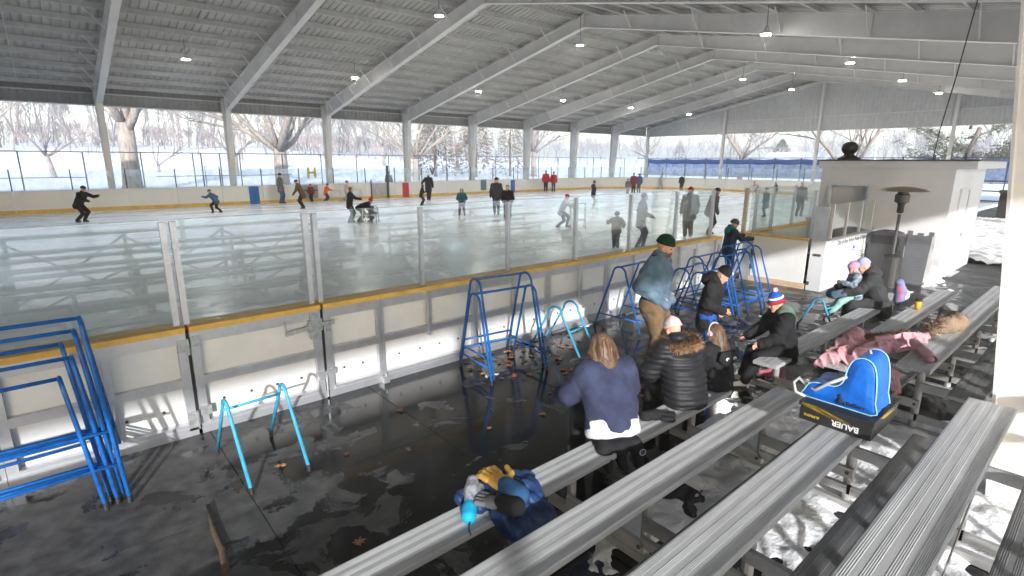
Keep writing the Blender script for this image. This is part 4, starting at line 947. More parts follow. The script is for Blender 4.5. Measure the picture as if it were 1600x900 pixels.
def person(label, J, spec, near=False, group=None, h=None):
    """spec: jacket/trousers/boot/hat materials plus switches"""
    k = J['k']; hv = h or (.012 if near else .03); base = J['o']
    t = body_mesh(J, near, hv if not near else .009); loc = (float(base[0]), float(base[1]), float(base[2]))
    o = obj('person', t.mesh(loc, True), SKIN, None, loc); OFF[o.name] = loc; tag(o, label, 'person', group)
    fat = spec.get('fat', 1.)*(1.0 if k > 1.45 else 1.1); up = J['u']; kk = k*fat
    axs = lambda a: np.array(a)
    # trousers
    S = SDF(); lw = spec.get('leg', 1.)
    S.cap(J['HL'], J['HR'], .072*kk*lw, .072*kk*lw, .03); S.cap(J['P']+(J['W']-J['P'])*.4, J['P'], .07*kk, .075*kk, .03)
    for n in 'LR': S.chain((J['H'+n], J['K'+n], J['F'+n]+(J['K'+n]-J['F'+n])*.06), (.062*kk*lw, .045*kk*lw, .036*kk*lw), .02)
    part('trousers', S.mesh(hv, .025, wob(.005, 42, 1.) if near else None), spec['trousers'], o, True)
    # footwear
    for n in 'LR':
        S = SDF(); f = foot_dir(J, n); a = J['F'+n]; S.chain((a+nrm(J['K'+n]-a)*.07*k, a, ), (.036*k, .036*k)) if False else S.cap(a+nrm(J['K'+n]-a)*.06*k, a, .034*k, .033*k)
        gz = np.array((0, 0, -.018*k)); S.cap(a-f*.012*k+gz, a+f*.085*k+gz*1.25, .027*k, .021*k, .02)
        b = part('boot', S.mesh(hv if near else .02, .02), spec['boot'], o, True)
        if spec.get('skate', True):
            z0 = a[2]-.045*k; c = a+f*.035*k; part('blade', MB().bar((c[0]-f[0]*.08*k, c[1]-f[1]*.08*k, z0+.002), (c[0]+f[0]*.08*k, c[1]+f[1]*.08*k, z0+.002), .012, .04), BLADE, b)
    # jacket
    S = SDF(); L = spec.get('len', .06); sd = nrm(J['SL']-J['SR'])
    dn = nrm(J['P']-J['W'])
    for q in (1, -1):
        S.chain((J['C']+sd*q*.062*k+(J['N']-J['C'])*.45, J['C']+sd*q*.06*k, J['W']+sd*q*.05*k, J['P']+sd*q*.048*k+dn*L*k), (.05*kk, .07*kk, .07*kk, .075*kk), .03)
    S.chain((J['C']+(J['N']-J['C'])*.5, J['C'], J['W'], J['P']+dn*L*.8*k), (.06*kk, .083*kk, .08*kk, .082*kk), .03)
    S.cap(J['SL'], J['SR'], .052*kk, .052*kk, .04); S.cap(J['N']-up*.02*k, J['N']+up*.012*k, .055*kk, .05*kk, .02)
    aw = spec.get('arm', 1.)
    for n in 'LR': S.chain((J['S'+n], J['E'+n], J['A'+n]), (.05*kk*aw, .041*kk*aw, .034*kk*aw), .02)
    if 'hemcut' in spec: S.cut(J['P']+dn*spec['hemcut'], dn)
    d = spec.get('disp') or ((lambda X, Y, Z: wob(.008, 30, 2.)(X, Y, Z)+fold(.014, 24, 1.)(X, Y, Z)) if near else wob(.006, 25, 2.))
    jk = part('jacket', S.mesh(hv, .03, d), spec['jacket'], o, True)
    P, hk = head_sdf(SDF(), J, near); A = np.array((J['f'], J['s'], J['u']))
    if spec.get('gloves'):
        for n in 'LR':
            S = SDF(); dd = nrm(J['A'+n]-J['E'+n]); S.cap(J['A'+n], J['A'+n]+dd*.05*k, .027*k, .032*k); S.ell(J['A'+n]+dd*.025*k+J['f']*.02*k, (.03*k, .02*k, .02*k))
            part('glove', S.mesh(min(hv, .02), .015), spec['gloves'], o, True)
    if spec.get('hood'):
        S = SDF(); S.cap(J['N']-J['f']*.035*k+up*.01*k, J['N']-J['f']*.06*k-up*.03*k, .055*kk, .05*kk); S.cap(J['N']+J['s']*.05*k, J['N']-J['s']*.05*k, .038*kk, .038*kk)
        part('hood', S.mesh(hv, .03, wob(.006, 40, 4.) if near else None), spec['hood'], o, True)
    if spec.get('hoodup'):
        S = SDF(); S.ell(P(-.02, 0, .0), (.125*hk, .11*hk, .14*hk), A); S.cap(J['N'], P(-.03, 0, -.05), .07*k, .09*hk); S.cut(P(.055, 0, 0), J['f'])
        part('hood', S.mesh(hv, .03), spec['hoodup'], o, True)
    if spec.get('hair'):
        st = spec.get('hairlen', 0.)
        S = SDF(); S.ell(P(-.022, 0, .04), (.1*hk, .088*hk, .1*hk), A)
        if st:
            S.cap(P(-.04, 0, 0), P(-.06, 0, -.05-st), .09*hk, spec.get('hairw', .075)*hk, .03)
            for q in (1, -1): S.chain((P(-.03, .05*q, .03), P(-.03, .075*q, -.04), P(-.045, .075*q+.02*q, -.05-st*.95)), (.06*hk, .06*hk, spec.get('hairw', .075)*.72*hk), .03)
        S.cut(P(.05, 0, .06), nrm(J['f']*1.0-J['u']*.55))
        part('hair', S.mesh(min(hv, .02), .02, wob(.012, 75, 3., .25) if near else None), spec['hair'], o, True)
    if spec.get('hat'):
        S = SDF(); tall = spec.get('tall', 1.)
        S.ell(P(-.012, 0, .055), (.112*hk, .094*hk, .105*hk*tall), A); S.cut(P(.0, 0, .035), -J['u']-J['f']*.05)
        cuff = SDF()
        ht = part('hat', S.mesh(min(hv, .02), .01, wob(.003, 60, 1.) if near else None), spec['hat'], o, True)
        if spec.get('cuff', True):
            ring = [P(-.012+.104*math.cos(a), .089*math.sin(a), .052) for a in np.linspace(0, 2*math.pi, 21)[:-1]]
            part('cuff', MB().tube([Vector(q) for q in ring], .016*hk, 6, closed=True), spec.get('cuffm', spec['hat']), ht, True)
        if spec.get('bobble'):
            S = SDF(); S.ell(P(-.03, 0, .18*(.5+.5*tall)), (.042*hk, .042*hk, .04*hk)); part('bobble', S.mesh(min(hv, .015), .01, wob(.012, 160, 2.)), spec['bobble'], ht, True)
    if spec.get('helmet'):
        S = SDF(); S.ell(P(-.012, 0, .05), (.132*hk, .108*hk, .115*hk), A); S.cut(P(0, 0, .012), -J['u']-J['f']*.12)
        hm = part('helmet', S.mesh(min(hv, .02), .01), spec['helmet'], o, True)
        if near:
            vs_ = SDF()
            for q in (-.06, 0, .06): vs_.cap(P(-.06, q, .155-abs(q)*.5), P(.05, q, .155-abs(q)*.5), .012*hk)
            part('vents', vs_.mesh(.008, .004), MT['dgrey'], hm, True); part('chin_strap', MB().tube([Vector(P(.0, .085, .02)), Vector(P(.03, .06, -.08)), Vector(P(.04, 0, -.118)), Vector(P(.03, -.06, -.08)), Vector(P(.0, -.085, .02))], .006*hk, 5), MT['dgrey'], hm, True)
    if near and spec.get('eyes', True):
        for q in (1, -1):
            part('eye', SDF().ell(P(.0795, .032*q, .004), (.012*hk, .013*hk, .009*hk), A).mesh(.004, .002), bpy.data.materials.get('eye_dark') or mat('eye_dark', (.05, .04, .035), .25), o, True)
            part('eyebrow', SDF().cap(P(.088, .018*q, .028), P(.078, .048*q, .03), .0055*hk).mesh(.004, .002), spec.get('brow', HAIR['dark']), o, True)
        part('lips', SDF().cap(P(.091, -.016, -.058), P(.091, .016, -.058), .007*hk).mesh(.004, .002), mat('lips', lin((176, 110, 98)), .5) if 'lips' not in bpy.data.materials else bpy.data.materials['lips'], o, True)
    J['Pf'] = P; J['hk'] = hk; J['A3'] = A
    return o

def strands(o, J, n, L, ms, seed=1, wave=.012, wd=.004):
    P, hk = J['Pf'], J['hk']; rg = random.Random(seed); mbs = [MB() for _ in ms]
    for i in range(n):
        a = rg.uniform(.22, 1.0)*math.pi*rg.choice((1, -1)); el = rg.uniform(.15, 1.5)
        ca, sa = math.cos(a), math.sin(a); ce, se = math.cos(el), math.sin(el); ph = rg.uniform(0, 6.28); ll = L*rg.uniform(.7, 1.12); pts = []
        e2 = el
        while e2 > 0: pts.append((-.022+.106*math.cos(e2)*ca, .094*math.cos(e2)*sa, .04+.104*math.sin(e2))); e2 -= .32
        r_ = rg.uniform(.95, 1.18)
        for q in range(1, 8):
            t = q/7; z = .04-t*(.05+ll); w_ = wave*math.sin(ph+t*9)*t; pts.append((-.026+.106*ca*r_*(1-.15*t)+w_-.02*t, .094*sa*r_*(1+.12*t)+wave*math.cos(ph*2+t*8)*t, z))
        P3 = [Vector(P(*p)) for p in pts]; mb = rg.choice(mbs); tn = Vector(J['s'])*-sa*0+Vector((J['s']*ca-J['f']*sa)) ; b = len(mb.v)
        for k, p in enumerate(P3):
            w2 = wd*(1-.6*k/len(P3)); mb.v += [tuple(p-tn*w2), tuple(p+tn*w2)]
        mb.f += [(b+2*k, b+2*k+1, b+2*k+3, b+2*k+2) for k in range(len(P3)-1)]
    for mb, m in zip(mbs, ms): part('hair_strands', mb, m, o, True)['kind'] = 'stuff'
HS = [mat('hair_'+n_, c, .5, var=.15, vscale=30) for n_, c in (('deep_brown', (.055, .03, .018)), ('mid_brown', (.09, .05, .028)), ('highlight', (.22, .13, .07)))]
# ================================================================ skaters on the ice
ICE = .1
def heading(dx, dy): return math.atan2(dy, dx)
RT, LT, AWAY, TOW = heading(.756, -.654), heading(-.756, .654), heading(.654, .756), heading(-.654, -.756)
def skater(label, x, y, h, az, lean=.1, drop=.03, feet=((.05, .09), (-.05, -.09)), hands=(None, None), nod=0., turn=0., footz=(0, 0), z=ICE, **spec):
    J = place(joints(h, lean, drop*h, [(a*h/1.75, b*h/1.75) for a, b in feet], hands, nod=nod, turn=turn, footz=footz), x, y, z, az)
    s = dict(jacket=CL['black'], trousers=CL['black'], boot=SKATE); s.update(spec)
    return person(label, J, s, False, 'people skating on the ice', .024 if y < 25 else .03), J
def aid(label, x, y, az, m, h=.75):
    t = walker(label, x, y, .62, .5, h, m, az, [(.3, 1), (.3, -1)], (.3,), 'skating aids on the ice', .016, .3); t.location.z = ICE+.03; return t
C = CL; FWD2 = ((.24, .06, -.13), (.24, -.06, -.13))
skater('person in black gliding low with arms stretched forward along the far boards', 1.1, 31.0, 1.84, RT, .5, .09, ((.06, .1), (-.12, -.08)), ((.27, .05, -.05), (.24, -.04, -.16)), -.3, hat=C['charcoal'], trousers=C['black'])
skater('child in blue jacket bending forward with one arm out while skating', 6.9, 32.2, 1.38, LT, .6, .07, ((.22, .1), (-.25, -.1)), ((.25, .06, -.06), (-.05, -.2, -.12)), -.4, jacket=C['bluej'], hat=C['charcoal'])
skater('person in grey coat and blue jeans standing against the far boards', 11.7, 36.6, 1.92, RT, 0, 0, jacket=C['grey'], trousers=C['bluej'], boot=SKATE, hat=C['green'], len=.1)
skater('child in maroon sitting in the gate opening of the far boards', 13.8, 36.9, 1.2, TOW, .1, .02, jacket=C['maroon'], hat=C['red'])
skater('person in dark brown jacket leaning forward beside the gate opening', 11.4, 31.9, 1.78, LT, .42, .04, ((0, .08), (-.02, -.06)), ((.12, .08, -.27), (.02, -.08, -.28)), -.1, jacket=C['brown'], hat=C['green'], len=.1)
skater('small child in orange and grey jacket pushing a skating aid', 14.5, 36.2, 1.3, RT, .25, .05, ((.05, .09), (-.12, -.09)), FWD2, 0, jacket=C['orange'], trousers=C['charcoal'], helmet=C['royal'], boot=SKATEW)
aid('grey skating aid pushed by the child in orange', 15.0, 35.7, RT, MT['zinc'])
skater('small child in pale pink coat and red hat pushing a skating aid', 16.2, 36.7, 1.42, RT, .1, .03, ((.18, .09), (-.2, -.09)), FWD2, 0, jacket=C['pinkgrey'], trousers=C['lgrey'], hat=C['red'])
aid('grey skating aid pushed by the child in pale pink', 16.7, 36.2, RT, MT['zinc'])
skater('dark haired boy in black standing behind the bent child and grey chair aid', 10.4, 23.3, 1.62, RT, .12, .02, hands=(FWD2[0], None), hair=HAIR['brown'])
skater('child in red bobble hat bending over the grey chair aid', 10.85, 23.2, 1.45, RT, 1.15, .06, ((0, .12), (-.12, -.1)), ((.12, .05, -.26), (.14, -.05, -.26)), -.7, hat=C['red'], bobble=C['red'])
skater('small child in colourful helmet crouching inside the grey chair aid', 11.1, 22.9, .95, RT, .5, .2, ((.15, .1), (-.1, -.1)), FWD2, 0, jacket=C['teal'], helmet=C['royal'])
aid('grey chair shaped skating aid around the crouching child', 11.2, 22.9, RT, MT['zinc'], .72)
skater('girl with dark hair in black top skating with arms out', 18.0, 29.6, 1.34, RT, .2, .03, hands=((.1, .16, -.16), (.1, -.16, -.16)), hair=HAIR['dark'], hairlen=.1, trousers=C['charcoal'])
skater('person in long black coat and white helmet skating with the girl', 20.8, 33.2, 1.95, AWAY, .08, .02, ((.1, .08), (-.15, -.08)), hands=((.1, .15, -.2), None), helmet=C['white'], len=.16)
skater('child in teal hooded jacket and pink leggings standing with feet apart', 16.2, 22.7, 1.42, TOW, .05, .03, ((0, .17), (0, -.17)), ((.12, .02, -.2), (.12, -.02, -.2)), jacket=C['teal'], trousers=C['magenta'], hoodup=C['teal'], boot=fab('plum_boot', (.15, .05, .1)))
skater('man in dark grey jacket and beanie standing with head turned aside', 18.0, 22.1, 1.94, TOW, .05, .01, turn=-.9, jacket=C['charcoal'], trousers=C['charcoal'], hat=C['charcoal'])
skater('person with glasses in black jacket and jeans leaning on both knees', 16.9, 19.9, 1.84, TOW, .55, .05, ((.05, .12), (0, -.12)), ((.1, .0, -.25), (.1, .0, -.25)), -.5, trousers=C['bluej'], hair=HAIR['dark'])
skater('man in red jacket and black trousers skating hand in hand', 35.4, 36.2, 1.95, TOW, 0, .01, jacket=C['red'], hat=C['navyj'])
skater('person in red jacket and jeans skating hand in hand with the man', 36.2, 36.0, 1.88, TOW, .03, .02, ((.12, .08), (-.12, -.08)), jacket=C['red'], trousers=C['bluej'], hat=C['navyj'], fat=.9)
skater('child in grey hoodie and red hat striding behind a skating aid', 16.6, 16.0, 1.58, RT, .38, .09, ((.28, .12), (-.2, -.12)), ((.27, .05, -.12), (.27, -.03, -.12)), -.2, jacket=C['lgrey'], trousers=C['charcoal'], hat=C['red'])
aid('slim grey skating aid held by the child in red hat', 17.15, 15.55, RT, MT['zinc'], 1.0)
skater('young skater in navy jacket with white tights and dark bobble hat', 24.8, 21.3, 1.62, RT, .03, .0, ((.06, .07), (-.06, -.07)), jacket=C['navyj'], trousers=C['lgrey'], hat=C['brown'], bobble=C['charcoal'], boot=SKATEW, hood=C['brown'], leg=.8)
skater('toddler in blue helmet and grey brown jacket standing near the glass', 13.9, 10.9, 1.16, AWAY, 0, 0, ((.0, .1), (0, -.1)), ((.18, .12, -.06), (.05, -.1, -.22)), jacket=fab('taupe_cloth', (.17, .15, .13)), helmet=C['royal'], trousers=C['charcoal'], fat=1.15)
skater('woman in dark green patterned sweater walking beside the toddler', 14.5, 10.4, 1.80, RT, .06, .01, ((.12, .08), (-.1, -.08)), ((.1, .12, -.22), (.12, -.1, -.2)), turn=-.2, jacket=fab('green_fair_isle', (.05, .075, .05), col2=(.42, .45, .40), vs=26.), trousers=C['charcoal'], hair=HAIR['brown'], len=.1)
skater('child in grey standing beside the couple in red far down the ice', 38.9, 29.5, 1.3, TOW, 0, 0, jacket=C['grey'], trousers=C['lgrey'], hat=C['charcoal'])
skater('person in long maroon coat far down the ice', 40.1, 29.8, 1.78, TOW, 0, 0, jacket=C['maroon'], hat=C['maroon'], len=.16)
skater('person in grey blue coat behind the maroon coat far down the ice', 41.6, 30.3, 1.7, AWAY, 0, 0, jacket=C['bluej'], trousers=C['grey'], hat=C['olive'])
skater('person in pale trousers striding along the end boards', 49.0, 33.0, 1.6, RT, .15, .03, ((.25, .08), (-.25, -.08)), jacket=C['lgrey'], trousers=C['lgrey'], hat=C['maroon'])
skater('person in long black coat and pale hat near the end boards', 47.4, 29.5, 1.55, AWAY, .1, .0, jacket=C['black'], hat=C['lgrey'], len=.2)
skater('broad person in grey coat and red hat seen through the glass', 18.2, 10.9, 1.84, AWAY, .05, 0, jacket=C['grey'], trousers=C['charcoal'], hat=C['red'], len=.12, fat=1.2)
skater('stooping person in grey coat and black beanie seen through the glass', 19.5, 10.8, 1.84, RT, .25, .02, jacket=C['grey'], trousers=C['charcoal'], hat=C['black'], fat=1.2)
skater('child in grey and red hat bending over a skating aid by the end boards', 48.8, 22.6, 1.25, LT, .8, .05, hands=((.2, .05, -.2), (.2, -.05, -.2)), nod=-.5, jacket=C['lgrey'], hat=C['red'])
aid('grey skating aid before the child bending by the end boards', 48.2, 23.2, LT, MT['zinc'])
skater('person in black coat seen through the players box glass', 28.3, 12.6, 1.45, LT, .05, 0, jacket=C['teal'], hat=C['black'], len=.16)
skater('person in tan coat and grey hat sitting far behind the players box', 46.5, 20.0, 1.25, LT, .1, .1, jacket=C['brown'], hat=C['grey'])
skater('person in black jacket and pale hat behind the players box glass', 30.0, 11.6, 1.78, TOW, .05, 0, jacket=C['black'], hat=C['lgrey'])
skater('person in grey jacket standing outside behind the far boards', 22.2, 41.6, 1.85, AWAY, 0, 0, z=tz(22.2, 41.6), jacket=C['grey'], hat=C['grey'], trousers=C['bluej'], skate=False)
# ================================================================ people by the bleachers
def sit(h, seat, lean, feet, hands, nod=0., turn=0., curve=0., fat=1., back=0.):
    return joints(h, lean, 0, feet, hands, pel=(-back, 0, seat+.062*h*fat), nod=nod, turn=turn, knee=(.5, 0, 1), curve=curve)
def ruff(name, o, pts, n, L, rad, ms, seed=1, out=None):
    rg = random.Random(seed); mbs = [MB() for _ in ms]; m = len(pts)-1
    for i in range(n):
        t = rg.random()*m; j = min(int(t), m-1); p = Vector(pts[j]).lerp(Vector(pts[j+1]), t-j)
        d = Vector((rg.gauss(0, 1), rg.gauss(0, 1), rg.gauss(.1, 1))).normalized(); b = p+d*rad*rg.uniform(.3, 1); w = d.orthogonal().normalized()
        d2 = (d+Vector((rg.gauss(0, .4), rg.gauss(0, .4), rg.gauss(-.1, .4)))).normalized(); l_ = L*rg.uniform(.6, 1.2)
        rg.choice(mbs).add([b-w*.0035, b+w*.0035, b+d2*l_], [(0, 1, 2)])
    for mb, q in zip(mbs, ms): part(name, mb, q, o)['kind'] = 'stuff'
fur1 = mat('fur_tan', lin((168, 132, 98)), .9, var=.2); fur2 = mat('fur_dark', lin((92, 66, 48)), .9, var=.2)
# --- standing man
J = place(joints(1.92, .03, 0, ((.02, .13), (-.02, -.12)), ((.035, .0, -.225), (.035, .0, -.225)), nod=.22, turn=-.08), 6.02, 4.02, 0, heading(.56, -.83)-.22)
man = person('bearded man in green beanie and faded blue jacket standing with hands in pockets', J,
    dict(jacket=CL['denim'], trousers=CL['tan'], boot=fab('brown_boot', (.06, .04, .03)), hat=CL['green'], skate=False, len=.045, fat=1.13, arm=1.2, leg=1.2, tall=1.02, brow=HAIR['beard']), True, 'people gathered around the bleachers')
P, hk, A = J['Pf'], J['hk'], J['A3']
S = SDF(); S.ell(P(.022, 0, -.072), (.078*hk, .066*hk, .062*hk), A); S.ell(P(.07, 0, -.046), (.03*hk, .04*hk, .012*hk), A, .01); S.cut(P(0, 0, -.03), J['u']-J['f']*.35)
part('beard', S.mesh(.006, .01, wob(.003, 150, 2.)), HAIR['beard'], man, True)
sd_ = nrm(J['SL']-J['SR']); S = SDF()
for q in (1, -1): S.cap(J['P']+sd_*q*.05*1.86+np.array((0, 0, .05)), J['P']+sd_*q*.052*1.86-np.array((0, 0, .11)), .078*1.86*.98)
S.cut(J['P']-np.array((0, 0, .17)), (0, 0, -1)); part('shirt_hem', S.mesh(.012, .05, wob(.006, 40)), CL['charcoal'], man, True)
S = SDF(); rg_ = [J['N']+J['Rz']@np.array((.075*math.cos(a), .085*math.sin(a), .012-.02*math.cos(a))) for a in np.linspace(.5, 5.78, 12)]
S.chain(rg_, [.026]*12); part('collar', S.mesh(.008, .01), CL['navyj'], man, True)
for n_ in 'LR':
    d_ = nrm(J['A'+n_]-J['E'+n_]); part('jacket_pocket', SDF().cap(J['A'+n_]-d_*.03, J['A'+n_]+d_*.13, .07, .075).mesh(.01, .02, wob(.005, 40)), CL['denim'], man, True)
part('pocket', SDF().cap(J['HR']+J['Rz']@np.array((.02, -.07, -.12)), J['HR']+J['Rz']@np.array((.03, -.075, -.24)), .055).mesh(.01, .01), CL['tan'], man, True)
# --- woman in navy fleece
h = 1.73
J = place(sit(h, .43, .30, ((.44, .14), (.44, -.14)), ((.20, .06, -.20), (.20, -.06, -.20)), nod=.15, curve=.12, fat=1.3), 3.52, 2.70, 0, heading(.42, .91))
wn_ = person('brown haired woman in navy fleece sitting with her back to the bleachers', J,
    dict(jacket=CL['navy'], trousers=CL['black'], boot=SKATE, len=-.02, hemcut=.055, fat=1.28, arm=1.15, leg=.93, hair=HAIR['blond'], hairlen=.12, hairw=.10, disp=lambda X, Y, Z: wob(.010, 20, 1.2)(X, Y, Z)+fold(.013, 15, 2.)(X, Y, Z)), True, 'people gathered around the bleachers')
strands(wn_, J, 900, .20, HS, 3)
sd_ = nrm(J['SL']-J['SR']); dn = nrm(J['P']-J['W']); S = SDF()
for q in (1, 0, -1): S.cap(J['P']+sd_*q*.05*h-dn*.03, J['P']+sd_*q*.05*h+dn*.03, .092*h, .096*h)
S.cut(J['P']+dn*.08, dn)
part('shirt_hem', S.mesh(.012, .04, wob(.006, 35, 3.)), CL['white'], wn_, True)
bk = J['Rz']@np.array((-1., 0, 0)); S = SDF()
for q in (1.1, 0, -1.1): S.chain((J['P']+sd_*q*.06*h-np.array((0, 0, .07)), J['P']+sd_*q*.075*h+bk*.16-np.array((0, 0, .12)), J['P']+sd_*q*.075*h+bk*.24-np.array((0, 0, .26))), (.075, .065, .045))
coat = part('tied_coat', S.mesh(.012, .05, wob(.012, 30, 2.)), CL['black'], wn_, True)
c = J['P']-sd_*.155+bk*.27-np.array((0, 0, .13)); fwv = bk
for rr, m_, dd in ((.032, CL['white'], .01), (.026, CL['royal'], .013), (.014, CL['red'], .016)):
    p0 = c+bk*dd; u_ = np.array((0, 0, 1.)); part('emblem', MB().add([p0+(sd_*math.cos(a)+u_*math.sin(a))*rr for a in np.linspace(0, 6.283, 17)[:-1]], [tuple(range(16))]), m_, coat)
# --- person in black puffer with fur hood
h = 1.64
J = place(sit(h, .43, .28, ((.42, .13), (.42, -.13)), ((.19, .04, -.18), (.19, -.04, -.18)), nod=.25, curve=.12), 4.70, 2.70, 0, heading(.38, .92))
pf = person('person in black puffer coat with brown fur hood trim and pale pink beanie', J,
    dict(jacket=CL['puff'], trousers=CL['black'], boot=SKATE, hat=CL['pinkgrey'], tall=1.18, fat=1.3, arm=1.2, len=.03, disp=quilt(.016, .062, .4, (0, 0, 1), wob(.006, 30, 2.)), eyes=False), True, 'people gathered around the bleachers')
N_, Rz = J['N'], J['Rz']
S = SDF(); S.chain([N_+Rz@np.array((-.04, .13, .0)), N_+Rz@np.array((-.10, .06, -.01)), N_+Rz@np.array((-.11, -.06, -.01)), N_+Rz@np.array((-.04, -.13, 0))], (.06, .07, .07, .06)); S.cap(N_+Rz@np.array((-.11, .04, -.04)), N_+Rz@np.array((-.13, -.04, -.1)), .07)
part('hood', S.mesh(.012, .03, wob(.008, 35)), CL['puff'], pf, True)
ruff('fur_trim', pf, [N_+Rz@np.array(q) for q in ((.06, .17, .02), (-.02, .185, .0), (-.11, .15, -.015), (-.16, .05, .01), (-.165, -.05, .02), (-.12, -.14, .01), (-.04, -.18, .02), (.05, -.17, .03))], 9000, .055, .048, (fur1, fur2, fur1), 5)
# --- girl with earmuffs
h = 1.3
J = place(sit(h, .43, .12, ((.30, .09), (.30, -.09)), ((.19, .03, -.18), (.19, -.03, -.18)), nod=.2), 5.33, 2.68, 0, heading(.3, .95))
gl = person('girl with long brown hair and pale pink earmuffs in black cat hood coat', J,
    dict(jacket=CL['black'], trousers=CL['charcoal'], boot=SKATEW, hair=HAIR['blond'], hairlen=.22, hairw=.09, fat=1.12, len=.08, eyes=False), True, 'people gathered around the bleachers')
strands(gl, J, 700, .28, HS, 4)
P, hk, A = J['Pf'], J['hk'], J['A3']
em = part('earmuff_band', MB().tube([Vector(P(-.01, .112*math.cos(a), .02+.135*math.sin(a))) for a in np.linspace(0, math.pi, 15)], .011*hk, 6), CL['pinkgrey'], gl, True)
for q in (1, -1): part('earmuff_pad', SDF().ell(P(-.01, .108*q, .005), (.058*hk, .03*hk, .06*hk), A).mesh(.008, .01, wob(.006, 150, 2.)), CL['pinkgrey'], gl, True)
Rz = J['Rz']; c = J['C']+Rz@np.array((-.15, 0, .02))
hd_ = part('cat_hood', SDF().ell(c, (.05, .115, .085), Rz.T).cap(c+Rz@np.array((0, .08, .06)), c+Rz@np.array((-.02, .12, .0)), .03, .02).cap(c+Rz@np.array((0, -.08, .06)), c+Rz@np.array((-.02, -.12, .0)), .03, .02).cap(c+Rz@np.array((0, 0, -.05)), c+Rz@np.array((-.02, 0, -.10)), .045, .03).mesh(.01, .02), CL['black'], gl, True)
for q in (1, -1):
    e = part('hood_eye', SDF().ell(c+Rz@np.array((-.048, .05*q, .012)), (.008, .024, .02), Rz.T).mesh(.005, .002), CL['white'], hd_, True)
    part('hood_pupil', SDF().ell(c+Rz@np.array((-.056, .046*q, .008)), (.004, .011, .013), Rz.T).mesh(.004, .002), CL['black'], hd_, True)
# --- boy in black coat looking down
J = place(joints(1.5, .12, .0, ((.03, .11), (-.03, -.11)), ((.05, .03, -.27), (.10, .02, -.21)), nod=.5), 6.78, 3.66, 0, heading(.5, -.86)-.1)
bb = person('boy in black coat and black beanie standing with head bowed', J,
    dict(jacket=CL['black'], trousers=CL['royal'], boot=SKATE, hat=CL['black'], tall=1.25, hood=CL['black'], len=.09, fat=1.12, arm=1.15, disp=lambda X, Y, Z: wob(.008, 28, 3.)(X, Y, Z)+fold(.016, 24, 3.)(X, Y, Z)), True, 'people gathered around the bleachers')
P, hk, A = J['Pf'], J['hk'], J['A3']
part('hat_badge', SDF().ell(P(.099, 0, .06), (.008*hk, .035*hk, .014*hk), A).ell(P(.097, .03, .066), (.008*hk, .012*hk, .012*hk), A).mesh(.005, .004), CL['orange'], bb, True)
# --- seated boy in striped bobble hat
h = 1.5
J = joints(h, .18, 0, ((.52, .13), (.46, -.10)), ((.20, .03, -.21), (.21, -.02, -.22)), pel=(0, 0, .43+.09), nod=.15, knee=(.4, 0, 1), curve=.06)
J = place(J, 7.02, 2.68, 0, heading(-.72, .69))
bo = person('boy in red white and blue bobble hat sitting at the bleacher end', J,
    dict(jacket=CL['black'], trousers=CL['black'], boot=SKATEW, hat=CL['royal'], tall=1.35, bobble=fab('bobble_wool', (.5, .04, .06), col2=(.75, .75, .8), vs=60.), cuffm=CL['red'], hood=CL['sage'], len=.07, fat=1.15, arm=1.15, disp=lambda X, Y, Z: wob(.008, 30, 5.)(X, Y, Z)+fold(.018, 24, 5.)(X, Y, Z)), True, 'people gathered around the bleachers')
P, hk = J['Pf'], J['hk']
for zz, rr, m_, n_ in ((.033, .112, CL['red'], 'red_stripe'), (.098, .1, CL['white'], 'white_stripe')):
    part(n_, MB().tube([Vector(P(-.012+rr*math.cos(a), rr*.86*math.sin(a), zz)) for a in np.linspace(0, 2*math.pi, 25)[:-1]], .019*hk, 6, closed=True), m_, bo, True)
part('sleeve_logo', MB().bar(tuple(J['ER']+J['Rz']@np.array((.0, -.075, .07))), tuple(J['ER']+J['Rz']@np.array((.05, -.075, .075))), .012, .012), CL['white'], bo)
# --- mother and child
h = 1.64
J = place(sit(h, .43, .34, ((.46, .14), (.44, -.14)), ((.25, .0, -.17), (.25, -.02, -.19)), nod=.1, curve=.1), 10.62, 2.62, 0, heading(-.5, .87))
mo = person('mother in lavender beanie and dark grey coat sitting with a child on her lap', J,
    dict(jacket=CL['charcoal'], trousers=CL['charcoal'], boot=SKATEW, hat=CL['lav'], tall=1.25, hood=CL['charcoal'], len=.10, fat=1.15, arm=1.15, skate=True, disp=lambda X, Y, Z: wob(.008, 26, 7.)(X, Y, Z)+fold(.016, 22, 7.)(X, Y, Z)), True, 'people gathered around the bleachers')
J2 = place(joints(1.08, .12, 0, ((.36, .10), (.34, -.10)), ((.20, .04, -.10), (.18, -.03, -.2)), pel=(0, 0, .66), nod=.1, knee=(.5, 0, 1), footz=(.22, .2)), 10.42, 2.93, 0, heading(-.5, .87))
ch = person('small child in pink helmet and patterned jacket on the mother\'s lap', J2,
    dict(jacket=fab('patterned_nylon', (.02, .05, .08), .6, col2=(.35, .40, .48), vs=22.), trousers=CL['mint'], boot=SKATEW, helmet=fab('pink_helmet', lin((216, 150, 178)), .4, bump=0), gloves=CL['olive'], fat=1.1), True, 'people gathered around the bleachers')
S = SDF(); S.chain(((11.0, 2.42, .5), (11.02, 2.42, .68), (10.95, 2.44, .84)), (.08, .09, .07))  # backpack shape stands in for another child behind the mother
o_ = obj('backpack', S.mesh(.014, .05, wob(.01, 40)).mesh((11.05, 2.42, .43), True), fab('rainbow_nylon', (.55, .12, .22), .6, col2=(.06, .30, .50), vs=9.), None, (11.05, 2.42, .43))
OFF[o_.name] = (11.05, 2.42, .43); tag(o_, 'multicoloured patterned backpack in place of a second child behind the mother', 'backpack')
